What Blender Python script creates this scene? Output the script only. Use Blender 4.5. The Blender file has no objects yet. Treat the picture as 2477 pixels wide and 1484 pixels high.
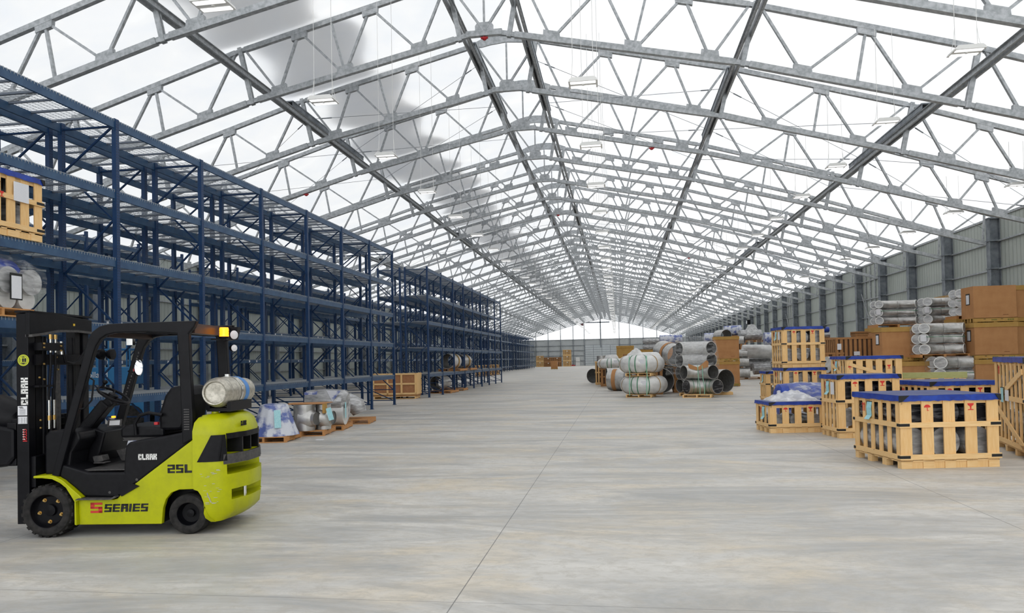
import bpy, bmesh, math, random
from mathutils import Vector, Matrix
random.seed(7)
C = bpy.context.scene.collection
PI = math.pi
sin, cos, rad = math.sin, math.cos, math.radians

# ------------------------------------------------------------------ camera
YAW, PITCH, ROLL, CY, FPX, EYE = .1458, .0193, .0214, 839.43, 1740., 1.69
DV = Vector((-sin(YAW)*cos(PITCH), cos(YAW)*cos(PITCH), sin(PITCH)))
RV = Vector((cos(YAW), sin(YAW), 0)); UV = RV.cross(DV)
cam_d = bpy.data.cameras.new('camera'); cam = bpy.data.objects.new('camera', cam_d); C.objects.link(cam)
rr = RV*cos(ROLL) - UV*sin(ROLL); uu = RV*sin(ROLL) + UV*cos(ROLL)
m3 = Matrix((rr, uu, -DV)).transposed()
cam.matrix_world = Matrix.Translation((0, 0, EYE)) @ m3.to_4x4()
cam_d.sensor_width = 36; cam_d.lens = 36*FPX/2477; cam_d.shift_y = (CY-742)/2477
cam_d.clip_start = .05; cam_d.clip_end = 1000
bpy.context.scene.camera = cam

def ray(u, v):      # survey helper: direction of a sight line, used to measure real positions
    x = (u-1238.5)/FPX; y = (CY-v)/FPX
    return DV + (x*cos(ROLL)+y*sin(ROLL))*RV + (-x*sin(ROLL)+y*cos(ROLL))*UV
def gp(u, v):
    d = ray(u, v); k = -EYE/d.z; return Vector((d.x*k, d.y*k, 0))
def py(u, v, Y):
    d = ray(u, v); k = Y/d.y; return Vector((d.x*k, Y, EYE+d.z*k))

# ------------------------------------------------------------------ mesh helper
class MB:
    def __init__(s): s.v = []; s.f = []; s.m = []; s.mi = 0
    def add(s, vs, fs, M=None):
        o = len(s.v)
        s.v += [(M @ Vector(p))[:] for p in vs] if M else [tuple(p) for p in vs]
        s.f += [tuple(i+o for i in f) for f in fs]; s.m += [s.mi]*len(fs); return s
    def box(s, x0, x1, y0, y1, z0, z1, M=None):
        v = [(x0,y0,z0),(x1,y0,z0),(x1,y1,z0),(x0,y1,z0),(x0,y0,z1),(x1,y0,z1),(x1,y1,z1),(x0,y1,z1)]
        return s.add(v, [(0,3,2,1),(4,5,6,7),(0,1,5,4),(1,2,6,5),(2,3,7,6),(3,0,4,7)], M)
    def bar(s, p, q, w, h, up=(0,0,1)):      # w across, h along 'up'
        p = Vector(p); q = Vector(q); d = (q-p).normalized(); u = Vector(up)
        if abs(d.dot(u)) > .99: u = Vector((1,0,0))
        r = d.cross(u).normalized(); u = r.cross(d).normalized()
        a = r*w/2; b = u*h/2
        v = [p-a-b, p+a-b, p+a+b, p-a+b, q-a-b, q+a-b, q+a+b, q-a+b]
        return s.add(v, [(0,3,2,1),(4,5,6,7),(0,1,5,4),(1,2,6,5),(2,3,7,6),(3,0,4,7)])
    def tube(s, p, q, r, r1=None, n=8, caps=True):
        return s.path([p, q], [r, r if r1 is None else r1], n, caps)
    def path(s, pts, r, n=8, caps=True, closed=False, inner=0.):
        pts = [Vector(p) for p in pts]; N = len(pts)
        rs = r if isinstance(r, (list, tuple)) else [r]*N
        rings = []; prev = None
        for i, p in enumerate(pts):
            if closed: t = pts[(i+1) % N]-pts[i-1]
            else: t = pts[min(i+1, N-1)]-pts[max(i-1, 0)]
            if t.length < 1e-9: t = Vector((0,0,1))
            t.normalize()
            if prev is None:
                u = Vector((0,0,1)) if abs(t.z) < .95 else Vector((1,0,0))
            else: u = prev
            a = (u - t*u.dot(t)).normalized(); prev = a; b = t.cross(a)
            rings.append((p, a, b))
        o = len(s.v)
        def layer(k):
            for i, (p, a, b) in enumerate(rings):
                for j in range(n):
                    th = 2*PI*j/n; s.v.append((p + (a*cos(th)+b*sin(th))*(rs[i]-k))[:])
        def skin(o, flip=False):
            M = N if closed else N-1
            for i in range(M):
                for j in range(n):
                    a = o+i*n+j; b = o+i*n+(j+1) % n; c = o+((i+1) % N)*n+(j+1) % n; d = o+((i+1) % N)*n+j
                    s.f.append((a,b,c,d) if not flip else (d,c,b,a)); s.m.append(s.mi)
        layer(0); skin(o)
        if inner > 0 and not closed:
            o2 = len(s.v); layer(inner); s.mi += 1; skin(o2, True); s.mi -= 1
            for j in range(n):
                k = (j+1) % n
                s.f.append((o+k, o+j, o2+j, o2+k)); s.m.append(s.mi)
                e = (N-1)*n; s.f.append((o+e+j, o+e+k, o2+e+k, o2+e+j)); s.m.append(s.mi)
        elif caps and not closed:
            s.f.append(tuple(o+j for j in reversed(range(n)))); s.m.append(s.mi)
            s.f.append(tuple(o+(N-1)*n+j for j in range(n))); s.m.append(s.mi)
        return s
    def lathe(s, prof, n=24, M=None, cap=True):   # profile (r, z) about local z
        vs = []; fs = []
        for r, z in prof:
            for j in range(n):
                th = 2*PI*j/n; vs.append((r*cos(th), r*sin(th), z))
        for i in range(len(prof)-1):
            for j in range(n):
                k = (j+1) % n; fs.append((i*n+j, i*n+k, (i+1)*n+k, (i+1)*n+j))
        if cap:
            if prof[0][0] > 1e-4: fs.append(tuple(reversed(range(n))))
            if prof[-1][0] > 1e-4: fs.append(tuple((len(prof)-1)*n+j for j in range(n)))
        return s.add(vs, fs, M)
    def prism(s, poly, y0, y1, M=None, axis='y'):     # poly of (a, b): xz for axis y, yz for x, xy for z
        n = len(poly)
        def P(a, b, t): return {'y': (a, t, b), 'x': (t, a, b), 'z': (a, b, t)}[axis]
        vs = [P(a, b, y0) for a, b in poly] + [P(a, b, y1) for a, b in poly]
        fs = [tuple(range(n)), tuple(reversed(range(n, 2*n)))] + [(i, n+i, n+(i+1) % n, (i+1) % n) for i in range(n)]
        return s.add(vs, fs, M)
    def build(s, name, mat, parent=None, smooth=False, bevel=0, loc=None, fix=False):
        me = bpy.data.meshes.new(name); me.from_pydata(s.v, [], s.f); me.update()
        if not isinstance(mat, (list, tuple)) and s.m and max(s.m) > 0: mat = [mat, M['pipein']]
        for mm in (mat if isinstance(mat, (list, tuple)) else [mat]): me.materials.append(mm)
        if len(me.materials) > 1: me.polygons.foreach_set('material_index', s.m)
        bm = bmesh.new(); bm.from_mesh(me)
        if fix: bmesh.ops.remove_doubles(bm, verts=bm.verts, dist=1e-5)
        bmesh.ops.recalc_face_normals(bm, faces=bm.faces); bm.to_mesh(me); bm.free()
        if smooth:
            me.polygons.foreach_set('use_smooth', [True]*len(me.polygons)); me.set_sharp_from_angle(angle=rad(38))
        o = bpy.data.objects.new(name, me); C.objects.link(o)
        if parent: o.parent = parent
        if loc: o.location = loc
        if bevel:
            b = o.modifiers.new('bevel', 'BEVEL'); b.width = bevel; b.segments = 2; b.limit_method = 'ANGLE'; b.angle_limit = rad(40)
        return o

def tag(o, label=None, cat=None, group=None, kind=None):
    if label: o['label'] = label
    if cat: o['category'] = cat
    if group: o['group'] = group
    if kind: o['kind'] = kind
    return o
def thing(name, label, cat, loc=(0,0,0), rz=0, group=None):
    o = bpy.data.objects.new(name, None); C.objects.link(o); o.empty_display_size = .1
    o.location = loc; o.rotation_euler = (0, 0, rz); return tag(o, label, cat, group)
KIDS = {}
def reg_kids():
    KIDS.clear()
    for o in C.objects:
        if o.parent: KIDS.setdefault(o.parent.name, []).append(o)
def copy_tree(o, parent=None):
    c = o.copy(); C.objects.link(c); c.parent = parent
    for ch in KIDS.get(o.name, []): copy_tree(ch, c)
    return c
def RM(rx=0, ry=0, rz=0, t=(0,0,0)):
    return Matrix.Translation(t) @ Matrix.Rotation(rz, 4, 'Z') @ Matrix.Rotation(ry, 4, 'Y') @ Matrix.Rotation(rx, 4, 'X')

# ------------------------------------------------------------------ materials
def newmat(name):
    m = bpy.data.materials.new(name); m.use_nodes = True; nt = m.node_tree
    b = nt.nodes['Principled BSDF']; return m, nt, b
def coords(nt, scale=(1,1,1), kind='Object'):
    tc = nt.nodes.new('ShaderNodeTexCoord'); mp = nt.nodes.new('ShaderNodeMapping')
    mp.inputs['Scale'].default_value = scale; nt.links.new(tc.outputs[kind], mp.inputs[0]); return mp.outputs[0]
def noise(nt, vec, scale, detail=4, rough=.55, dist=0):
    n = nt.nodes.new('ShaderNodeTexNoise'); nt.links.new(vec, n.inputs['Vector'])
    n.inputs['Scale'].default_value = scale; n.inputs['Detail'].default_value = detail
    n.inputs['Roughness'].default_value = rough; n.inputs['Distortion'].default_value = dist; return n.outputs[0]
def ramp(nt, fac, stops):
    r = nt.nodes.new('ShaderNodeValToRGB'); nt.links.new(fac, r.inputs[0]); e = r.color_ramp.elements
    while len(e) < len(stops): e.new(.5)
    for i, (p, c) in enumerate(stops):
        e[i].position = p; e[i].color = tuple(c)+(1,) if len(c) == 3 else c
    return r.outputs[0]
def mixc(nt, fac, a, b, mode='MIX'):
    m = nt.nodes.new('ShaderNodeMix'); m.data_type = 'RGBA'; m.blend_type = mode
    if isinstance(fac, (int, float)): m.inputs[0].default_value = fac
    else: nt.links.new(fac, m.inputs[0])
    for k, x in ((6, a), (7, b)):
        if isinstance(x, tuple): m.inputs[k].default_value = x+(1,) if len(x) == 3 else x
        else: nt.links.new(x, m.inputs[k])
    return m.outputs[2]
def math_(nt, op, a, b=None, c=None):
    m = nt.nodes.new('ShaderNodeMath'); m.operation = op
    for i, x in enumerate((a, b, c)):
        if x is None: continue
        if isinstance(x, (int, float)): m.inputs[i].default_value = x
        else: nt.links.new(x, m.inputs[i])
    return m.outputs[0]
def bump(nt, b, h, st=.3, dist=.01):
    n = nt.nodes.new('ShaderNodeBump'); n.inputs['Strength'].default_value = st; n.inputs['Distance'].default_value = dist
    nt.links.new(h, n.inputs['Height']); nt.links.new(n.outputs[0], b.inputs['Normal'])
def simple(name, col, rough=.5, metal=0., col2=None, scale=8, vec=(1,1,1), bmp=0, emis=None, spec=None, lo=.35, hi=.65):
    m, nt, b = newmat(name); b.inputs['Roughness'].default_value = rough; b.inputs['Metallic'].default_value = metal
    b.inputs['Base Color'].default_value = col+(1,)
    if spec is not None: b.inputs['Specular IOR Level'].default_value = spec
    if col2:
        n = noise(nt, coords(nt, vec), scale); nt.links.new(ramp(nt, n, [(lo, col), (hi, col2)]), b.inputs['Base Color'])
        if bmp: bump(nt, b, n, bmp)
    if emis: b.inputs['Emission Color'].default_value = emis[0]+(1,); b.inputs['Emission Strength'].default_value = emis[1]
    return m
M = {}
M['galv'] = simple('galvanized_steel', (.33,.35,.365), .5, .35, (.52,.54,.56), 9, bmp=.05)
M['galv_dark'] = simple('dark_galvanized', (.17,.19,.215), .55, .4, (.30,.33,.36), 3)  # darker galvanized copy; the wall columns' shaded side is put into this colour
M['blue'] = simple('rack_blue_paint', (.006,.030,.095), .5, 0, (.010,.042,.120), 4, spec=.25)
M['beam'] = simple('beam_blue_paint', (.018,.060,.140), .42, 0, (.034,.088,.175), 6, spec=.5)
M['wire'] = simple('zinc_wire', (.42,.45,.48), .4, .6)
M['support'] = simple('deck_channel', (.20,.23,.28), .45, .5)
M['white'] = simple('white_paint', (.78,.78,.76), .45)
M['paper'] = simple('paper', (.78,.78,.80), .8, 0, (.68,.69,.74), 60, (1,1,4))
M['paperblue'] = simple('pale_blue_paper', (.30,.60,.66), .6, 0, (.42,.70,.74), 30)
M['black'] = simple('black_plastic', (.004,.004,.0055), .45, 0, (.007,.007,.009), 20, spec=.18)
M['blackmetal'] = simple('black_painted_steel', (.0025,.0025,.004), .42, 0, (.005,.005,.007), 9, spec=.18)
M['darkgrey'] = simple('dark_grey_plastic', (.035,.034,.036), .6, 0, (.07,.065,.062), 30)
M['rubber'] = simple('tyre_rubber', (.012,.0115,.0115), .8, 0, (.032,.030,.029), 14, spec=.25)
M['brass'] = simple('brass', (.55,.36,.12), .35, .9)
M['chrome'] = simple('chrome', (.62,.62,.60), .25, 1.)
M['red'] = simple('red_stencil', (.62,.02,.02), .6, 0, (.72,.05,.03), 40)
M['redp'] = simple('red_plastic', (.45,.01,.015), .4)
M['amber'] = simple('amber_lens', (1.,.28,.02), .2, 0, emis=((1.,.30,.01), 2.2))
M['lamp'] = simple('lamp_glass', (.75,.76,.78), .15)
M['mirror'] = simple('mirror', (.8,.82,.85), .05, 1.)
M['black_flat'] = simple('black_ink', (.008,.008,.008), .6)
M['lime'] = None
def lime():
    m, nt, b = newmat('lime_paint')
    v = coords(nt); n = noise(nt, v, 7, 6, .7); n2 = noise(nt, v, 55, 3)
    c = mixc(nt, ramp(nt, n, [(.42,(0,0,0)),(.8,(1,1,1))]), (.43,.455,.0), (.34,.36,.004))
    c = mixc(nt, ramp(nt, n2, [(.66,(0,0,0)),(.74,(.5,.5,.5))]), c, (.25,.25,.04))
    nt.links.new(c, b.inputs['Base Color']); b.inputs['Roughness'].default_value = .36; b.inputs['Specular IOR Level'].default_value = .3
    return m
M['lime'] = lime()
def wood(name, a, bcol, vec, knots=True, rough=.7):
    m, nt, b = newmat(name); v = coords(nt, vec)
    n = noise(nt, v, 6, 5, .6, .6); n2 = noise(nt, coords(nt, (1,1,1)), 3, 2)
    c = ramp(nt, n, [(.3, a), (.7, bcol)])
    c = mixc(nt, math_(nt, 'MULTIPLY', n2, .35), c, tuple(x*.8 for x in a))
    if knots:
        vo = nt.nodes.new('ShaderNodeTexVoronoi'); nt.links.new(coords(nt, tuple(.35+.12*x for x in vec)), vo.inputs['Vector']); vo.inputs['Scale'].default_value = 4.
        k = ramp(nt, vo.outputs['Distance'], [(.035,(1,1,1)),(.08,(0,0,0))]); c = mixc(nt, k, c, (.28,.11,.03))
    oi = nt.nodes.new('ShaderNodeObjectInfo'); c = mixc(nt, math_(nt, 'MULTIPLY', oi.outputs['Random'], .2), c, tuple(x*.7 for x in a))
    nt.links.new(c, b.inputs['Base Color']); b.inputs['Roughness'].default_value = rough; bump(nt, b, n, .15, .003); return m
M['pine'] = wood('pine_upright', (.84,.50,.19), (.95,.66,.33), (9,9,.8))
M['pineh'] = wood('pine_rail', (.84,.52,.21), (.95,.68,.36), (.8,9,9))
M['pallet'] = wood('orange_pallet_wood', (.48,.21,.065), (.64,.33,.12), (1,8,8), False)
M['brownwood'] = wood('brown_crate_wood', (.34,.15,.05), (.52,.27,.10), (8,8,.8), False)
M['ply'] = wood('plywood', (.36,.15,.06), (.48,.23,.10), (2,2,2), False)
M['plyl'] = wood('light_plywood', (.62,.43,.20), (.70,.52,.28), (2,2,2), False)
M['greenwood'] = wood('treated_timber', (.38,.38,.13), (.50,.50,.24), (1,8,8), False)
M['card'] = simple('cardboard', (.44,.215,.09), .8, 0, (.50,.255,.11), 3, spec=.2)
M['cardy'] = simple('yellow_cardboard', (.43,.25,.07), .8, 0, (.48,.29,.09), 3, spec=.2)
M['cardink'] = simple('green_print', (.16,.17,.03), .8)
M['tarp'] = simple('blue_tarp', (.006,.03,.25), .42, 0, (.015,.06,.40), 7, (1,1,1), .6)
M['tarptop'] = simple('dusty_blue_tarp', (.02,.035,.16), .55, 0, (.06,.08,.20), 2.2, (1,1,1), .3)
def steel(name, a, bcol, rough=.32, scale=5):
    m, nt, b = newmat(name); v = coords(nt); n = noise(nt, v, scale, 4)
    nt.links.new(ramp(nt, n, [(.35, a), (.65, bcol)]), b.inputs['Base Color']); b.inputs['Metallic'].default_value = .75
    nt.links.new(ramp(nt, n, [(.3, (rough*.8,)*3), (.7, (rough*1.4,)*3)]), b.inputs['Roughness']); return m
M['stainless'] = steel('stainless_steel', (.42,.41,.395), (.62,.61,.59), .36)
M['pipein'] = simple('pipe_inside_shade', (.11,.107,.10), .6, .3, (.17,.166,.16), 9)  # shade inside open pipe ends is put into this darker colour
M['tanksteel'] = simple('brushed_aluminium', (.36,.34,.29), .42, .7, (.56,.53,.46), 30)
def film(name, op, tint, bmpscale=4.5, dens=(.45,.75)):
    m, nt, b = newmat(name); v = coords(nt, (1,1,2.6)); n = noise(nt, v, bmpscale, 3, .55, .8)
    b.inputs['Base Color'].default_value = tint+(1,); b.inputs['Roughness'].default_value = .28
    nt.links.new(ramp(nt, n, [(dens[0], (op[0],)*3), (dens[1], (op[1],)*3)]), b.inputs['Alpha']); bump(nt, b, n, .35, .02); return m
M['film'] = film('clear_shrink_wrap', (.10,.62), (.70,.71,.72))
M['filmlight'] = film('thin_shrink_wrap', (.03,.35), (.75,.76,.77))
M['filmthick'] = film('layered_shrink_wrap', (.40,.92), (.78,.78,.78))
M['whitewrap'] = simple('white_plastic_wrap', (.58,.575,.56), .32, .15, (.76,.755,.74), 3, (1,1,1.6), .35)
M['greywrap'] = simple('grey_plastic_wrap', (.24,.24,.245), .25, .25, (.55,.55,.55), 4, (1,1,3), .35)
M['bluewrap'] = simple('blue_white_wrap', (.10,.14,.38), .35, 0, (.60,.62,.68), 4, (1,1,1), .5, lo=.42, hi=.55)
M['strap'] = simple('green_strap', (.30,.62,.45), .4)
M['strapdk'] = simple('dark_green_strap', (.05,.22,.11), .4)
M['fitdark'] = simple('wrapped_black_fitting', (.03,.03,.035), .22, .3, (.26,.26,.27), 3, (1,1,5), .2, lo=.5, hi=.72)

def corrugated(name, a, b2, freq, axis):
    m, nt, b = newmat(name); tc = nt.nodes.new('ShaderNodeTexCoord'); sp = nt.nodes.new('ShaderNodeSeparateXYZ')
    nt.links.new(tc.outputs['Object'], sp.inputs[0])
    x = math_(nt, 'FRACT', math_(nt, 'MULTIPLY', sp.outputs[axis], freq))
    rib = ramp(nt, x, [(0, (1,1,1)), (.10, (1,1,1)), (.17, (0,0,0)), (.93, (0,0,0)), (1, (1,1,1))])
    n = noise(nt, coords(nt), .7, 3)
    nt.links.new(mixc(nt, math_(nt, 'MULTIPLY', rib, .25), ramp(nt, n, [(.3, a), (.7, b2)]), tuple(.8*q for q in a)), b.inputs['Base Color'])
    b.inputs['Roughness'].default_value = .5; bump(nt, b, rib, 1., .03); return m
M['siding'] = corrugated('siding', (.42,.46,.425), (.48,.52,.485), 3.3, 1)
M['sidingx'] = corrugated('end_siding', (.50,.53,.54), (.56,.59,.60), 3.3, 0)
def concrete():
    m, nt, b = newmat('polished_concrete')
    v = coords(nt); n1 = noise(nt, v, .35, 6, .6, .4); n2 = noise(nt, coords(nt, (.28,1,1)), 2.6, 9, .74, .9)
    n3 = noise(nt, coords(nt, (.5,.9,1)), 1.1, 6, .65, 1.); n4 = noise(nt, v, 55, 3); n5 = noise(nt, coords(nt, (.25,1,1)), .9, 8, .75, .8)
    c = ramp(nt, n1, [(.3, (.46,.445,.42)), (.7, (.60,.58,.54))])
    c = mixc(nt, ramp(nt, n2, [(.40,(0,0,0)),(.66,(.8,.8,.8))]), c, (.67,.645,.60))
    c = mixc(nt, ramp(nt, n3, [(.47,(0,0,0)),(.66,(.9,.9,.9))]), c, (.62,.54,.42))
    c = mixc(nt, ramp(nt, n5, [(.45,(0,0,0)),(.62,(.8,.8,.8))]), c, (.315,.318,.315))
    n6 = noise(nt, coords(nt, (.6,1,1)), 9, 8, .8, .5); c = mixc(nt, ramp(nt, n6, [(.46,(0,0,0)),(.62,(.55,.55,.55))]), c, (.40,.37,.32))
    c = mixc(nt, ramp(nt, n4, [(.70,(0,0,0)),(.78,(.35,.35,.35))]), c, (.25,.22,.18))
    sp = nt.nodes.new('ShaderNodeSeparateXYZ'); tc = nt.nodes.new('ShaderNodeTexCoord'); nt.links.new(tc.outputs['Object'], sp.inputs[0])
    def line(ax, off, per, w):
        x = math_(nt, 'FRACT', math_(nt, 'DIVIDE', math_(nt, 'SUBTRACT', sp.outputs[ax], off), per))
        return math_(nt, 'LESS_THAN', math_(nt, 'ABSOLUTE', math_(nt, 'SUBTRACT', x, .5)), w/per/2)
    j = math_(nt, 'MAXIMUM', line(0, -1.18-2.45, 4.9, .009), line(1, .4, 9.14, .006))
    c = mixc(nt, math_(nt, 'MULTIPLY', j, .75), c, (.12,.12,.115))
    nt.links.new(c, b.inputs['Base Color'])
    nt.links.new(ramp(nt, n2, [(.3, (.38,)*3), (.7, (.60,)*3)]), b.inputs['Roughness']); b.inputs['Specular IOR Level'].default_value = .35
    bump(nt, b, n2, .05, .01); return m
M['floor'] = concrete()
def fabric(name, tr, hole):
    m = bpy.data.materials.new(name); m.use_nodes = True; nt = m.node_tree; nt.nodes.clear()
    out = nt.nodes.new('ShaderNodeOutputMaterial'); d = nt.nodes.new('ShaderNodeBsdfDiffuse'); t = nt.nodes.new('ShaderNodeBsdfTranslucent'); a = nt.nodes.new('ShaderNodeAddShader')
    n = noise(nt, coords(nt, (.35,.35,.35)), 1.2, 5, .6, 1.)
    c = ramp(nt, n, [(.35, tuple(tr*q for q in (.93,.95,.98))), (.6, (tr,tr,tr)), (.75, (min(1,tr*hole),)*3)])
    nt.links.new(c, t.inputs[0]); d.inputs[0].default_value = (.30,.30,.30,1)
    nt.links.new(d.outputs[0], a.inputs[0]); nt.links.new(t.outputs[0], a.inputs[1]); nt.links.new(a.outputs[0], out.inputs[0]); return m
M['fabric'] = fabric('translucent_roof_fabric', .345, 1.08)
M['gable'] = fabric('bright_gable_fabric', .62, 1.0)  # brighter than the roof fabric; transmission raised so the gable glows white
def snow():
    m = bpy.data.materials.new('snow_cover'); m.use_nodes = True; nt = m.node_tree; nt.nodes.clear()
    out = nt.nodes.new('ShaderNodeOutputMaterial'); d = nt.nodes.new('ShaderNodeBsdfDiffuse'); tl = nt.nodes.new('ShaderNodeBsdfTranslucent'); tr = nt.nodes.new('ShaderNodeBsdfTransparent')
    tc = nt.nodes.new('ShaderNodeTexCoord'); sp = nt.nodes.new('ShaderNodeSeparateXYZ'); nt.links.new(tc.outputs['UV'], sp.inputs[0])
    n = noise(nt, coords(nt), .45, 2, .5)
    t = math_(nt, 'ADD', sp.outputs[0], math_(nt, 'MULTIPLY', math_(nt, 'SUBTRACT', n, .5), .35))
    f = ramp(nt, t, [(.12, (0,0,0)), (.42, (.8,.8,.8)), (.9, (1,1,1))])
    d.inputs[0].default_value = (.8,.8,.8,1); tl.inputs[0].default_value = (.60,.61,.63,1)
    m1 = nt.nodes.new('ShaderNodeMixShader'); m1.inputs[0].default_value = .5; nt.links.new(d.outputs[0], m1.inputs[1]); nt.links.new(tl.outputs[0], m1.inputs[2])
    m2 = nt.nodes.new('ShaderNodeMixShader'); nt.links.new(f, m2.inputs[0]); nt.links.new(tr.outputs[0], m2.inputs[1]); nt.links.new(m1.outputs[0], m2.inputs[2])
    nt.links.new(m2.outputs[0], out.inputs[0]); return m
M['snow'] = snow()
def rackpost():
    m, nt, b = newmat('perforated_blue_post'); tc = nt.nodes.new('ShaderNodeTexCoord'); sp = nt.nodes.new('ShaderNodeSeparateXYZ'); nt.links.new(tc.outputs['Object'], sp.inputs[0])
    z = math_(nt, 'ABSOLUTE', math_(nt, 'SUBTRACT', math_(nt, 'FRACT', math_(nt, 'DIVIDE', sp.outputs[2], .0508)), .5))
    y = math_(nt, 'ABSOLUTE', math_(nt, 'SUBTRACT', math_(nt, 'ABSOLUTE', sp.outputs[1]), .022))
    h = math_(nt, 'MULTIPLY', math_(nt, 'LESS_THAN', z, .2), math_(nt, 'LESS_THAN', y, .007))
    n = noise(nt, coords(nt), 4)
    c = mixc(nt, h, ramp(nt, n, [(.35, (.006,.032,.10)), (.65, (.012,.046,.13))]), (.002,.004,.010))
    nt.links.new(c, b.inputs['Base Color']); b.inputs['Roughness'].default_value = .45; b.inputs['Specular IOR Level'].default_value = .4; return m
M['post'] = rackpost()

# block lettering, 5 x 7 cells
GL = {'C':[(0,0,5,1.8),(0,5.2,5,7),(0,0,1.9,7),(3.1,4.3,5,7),(3.1,0,5,2.7)], 'L':[(0,0,1.9,7),(0,0,5,1.8)],
 'A':[(0,0,1.9,7),(3.1,0,5,7),(0,5.2,5,7),(0,2.4,5,3.7)], 'R':[(0,0,1.9,7),(0,5.2,5,7),(3.1,3.3,5,7),(0,2.7,5,4),(3.4,0,5.2,2.9)],
 'K':[(0,0,1.9,7),(1.5,2.8,3.6,4.4),(3.1,4.1,5,7),(3.1,0,5,3.1)], 'S':[(0,0,5,1.5),(3.4,0,5,4),(0,2.8,5,4.2),(0,3,1.6,7),(0,5.5,5,7)],
 'E':[(0,0,1.6,7),(0,0,5,1.5),(0,2.8,5,4.2),(0,5.5,5,7)], 'I':[(0,0,1.7,7)], '2':[(0,0,5,1.5),(0,0,1.6,4),(0,2.8,5,4.2),(3.4,3,5,7),(0,5.5,5,7)],
 '5':[(0,0,5,1.5),(3.4,0,5,4),(0,2.8,5,4.2),(0,3,1.6,7),(0,5.5,5,7)], 'Q':[(0,0,5,7)]}
def letters(mb, text, x0, z0, w, h, y, italic=0., vertical=False, t=.004):
    n = len(text); adv = w/(n-.12*n+.0) if n else w; cw = adv*.86
    units = sum(.45 if ch == 'I' else 1 for ch in text); adv = w/units; x = x0
    for ch in text:
        cw = adv*.86
        for a, b, c, d in GL[ch]:
            q = [(a,b),(c,b),(c,d),(a,d)]
            pts = []
            for gx, gz in q:
                px = x+gx/5*cw+italic*gz/7*h; pz = z0+gz/7*h
                if vertical: px, pz = x0-(gz/7*h), z0+(px-x0)
                pts.append((px, pz))
            mb.prism(pts, y, y+t)
        x += adv*(.45 if ch == 'I' else 1)
def text_mesh(name, body, size, mat, parent, loc, rot=(PI/2,0,0), align='LEFT'):
    cu = bpy.data.curves.new(name, 'FONT'); cu.body = body; cu.size = size; cu.extrude = .001; cu.align_x = align
    o = bpy.data.objects.new(name, cu); C.objects.link(o)
    me = bpy.data.meshes.new_from_object(o); me.name = name; bpy.data.objects.remove(o); bpy.data.curves.remove(cu)
    me.materials.clear(); me.materials.append(mat)
    o = bpy.data.objects.new(name, me); C.objects.link(o); o.parent = parent; o.location = loc; o.rotation_euler = rot; return o
# ------------------------------------------------------------------ building shell
XG = -3.79; HW = 20.85; S = 4.57; YT = 21.41; YF = 185.9; YB = -9.; EAVE = 7.75
XR = XG+HW; XL = XG-HW
o = MB().box(XL-.3, XR+.3, YB-.3, YF+.3, -.2, 0).build('floor', M['floor']); tag(o, kind='structure')
def interp(t, d):
    for (a, b), (c, e) in zip(t, t[1:]):
        if d <= c: return b+(e-b)*(d-a)/(c-a)
    return t[-1][1]
TOP = [(0,13.72),(1.1,13.4),(7.95,11.8),(13.85,10.05),(20.85,7.70)]
BOT = [(0,11.68),(.73,11.6),(7.55,10.15),(13.5,8.5),(20.3,6.5)]
# roof membrane: outer profile as a thin sheet sagging slightly between the trusses
prof = [(-20.95,7.82),(-17.4,8.99),(-13.85,10.2),(-10.9,11.07),(-7.95,11.95),(-4.5,12.75),(-1.1,13.55),(-.55,13.78),(0,13.86),(.55,13.78),(1.1,13.55),(4.5,12.75),(7.95,11.95),(10.9,11.07),(13.85,10.2),(17.4,8.99),(20.95,7.82)]
v = []; f = []; ys = []
y = YT-6*S - 3
ys = [YB]+[YT+S*(j+q) for j in range(-6, 36) for q in (0, .25, .5, .75) if YT+S*(j+q) > YB+.3]+[YF]
for yy in ys:
    ph = ((yy-YT)/S) % 1; sag = .10*sin(PI*ph)**2
    for d, z in prof: v.append((XG+d, yy, z-sag*(1 if abs(d) < 20 else 0)))
n = len(prof)
for i in range(len(ys)-1):
    for j in range(n-1): f.append((i*n+j, i*n+j+1, (i+1)*n+j+1, (i+1)*n+j))
mb = MB(); mb.add(v, f); o = mb.build('ceiling', M['fabric'], smooth=True); tag(o, kind='structure')
def gable(y, name):
    mb = MB(); pts = [(XG+d, z) for d, z in prof]
    w = [(XL, 6.8)]+pts+[(XR, 6.8)]
    mb.add([(x, y, z) for x, z in w], [tuple(range(len(w)))]); o = mb.build(name, M['gable']); tag(o, kind='structure')
gable(YF, 'trim_1'); gable(YB, 'trim_2')
o = MB().box(XL-.05, XR+.05, YF, YF+.12, 0, 6.8).build('wall_far', M['sidingx']); tag(o, kind='structure')
o = MB().box(XL-.05, -13, YB-.12, YB, 0, 6.8).box(-13, XR+.05, YB-.12, YB, 6.5, 6.8).box(15, XR+.05, YB-.12, YB, 0, 6.5).build('wall_back', M['sidingx']); tag(o, kind='structure')
def sidewall(x, sgn, name):
    mb = MB().box(min(x, x+.1*sgn), max(x, x+.1*sgn), YB, YF, 0, EAVE); o = mb.build(name, M['siding']); tag(o, kind='structure')
    mb = MB()
    for z in (1.3, 2.75, 4.1, 5.35, 6.6):
        mb.box(min(x-.10*sgn, x), max(x-.10*sgn, x), YB, YF, z-.035, z+.035)
    mb.box(min(x-.06*sgn, x), max(x-.06*sgn, x), YB, YF, EAVE-.08, EAVE+.02)
    o = mb.build('girt', M['galv'], ); tag(o, 'long horizontal galvanized girts along the '+('right' if sgn > 0 else 'left')+' siding wall', 'girt', kind='structure')
sidewall(XR, 1, 'wall_right'); sidewall(XL, -1, 'wall_left')
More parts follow.
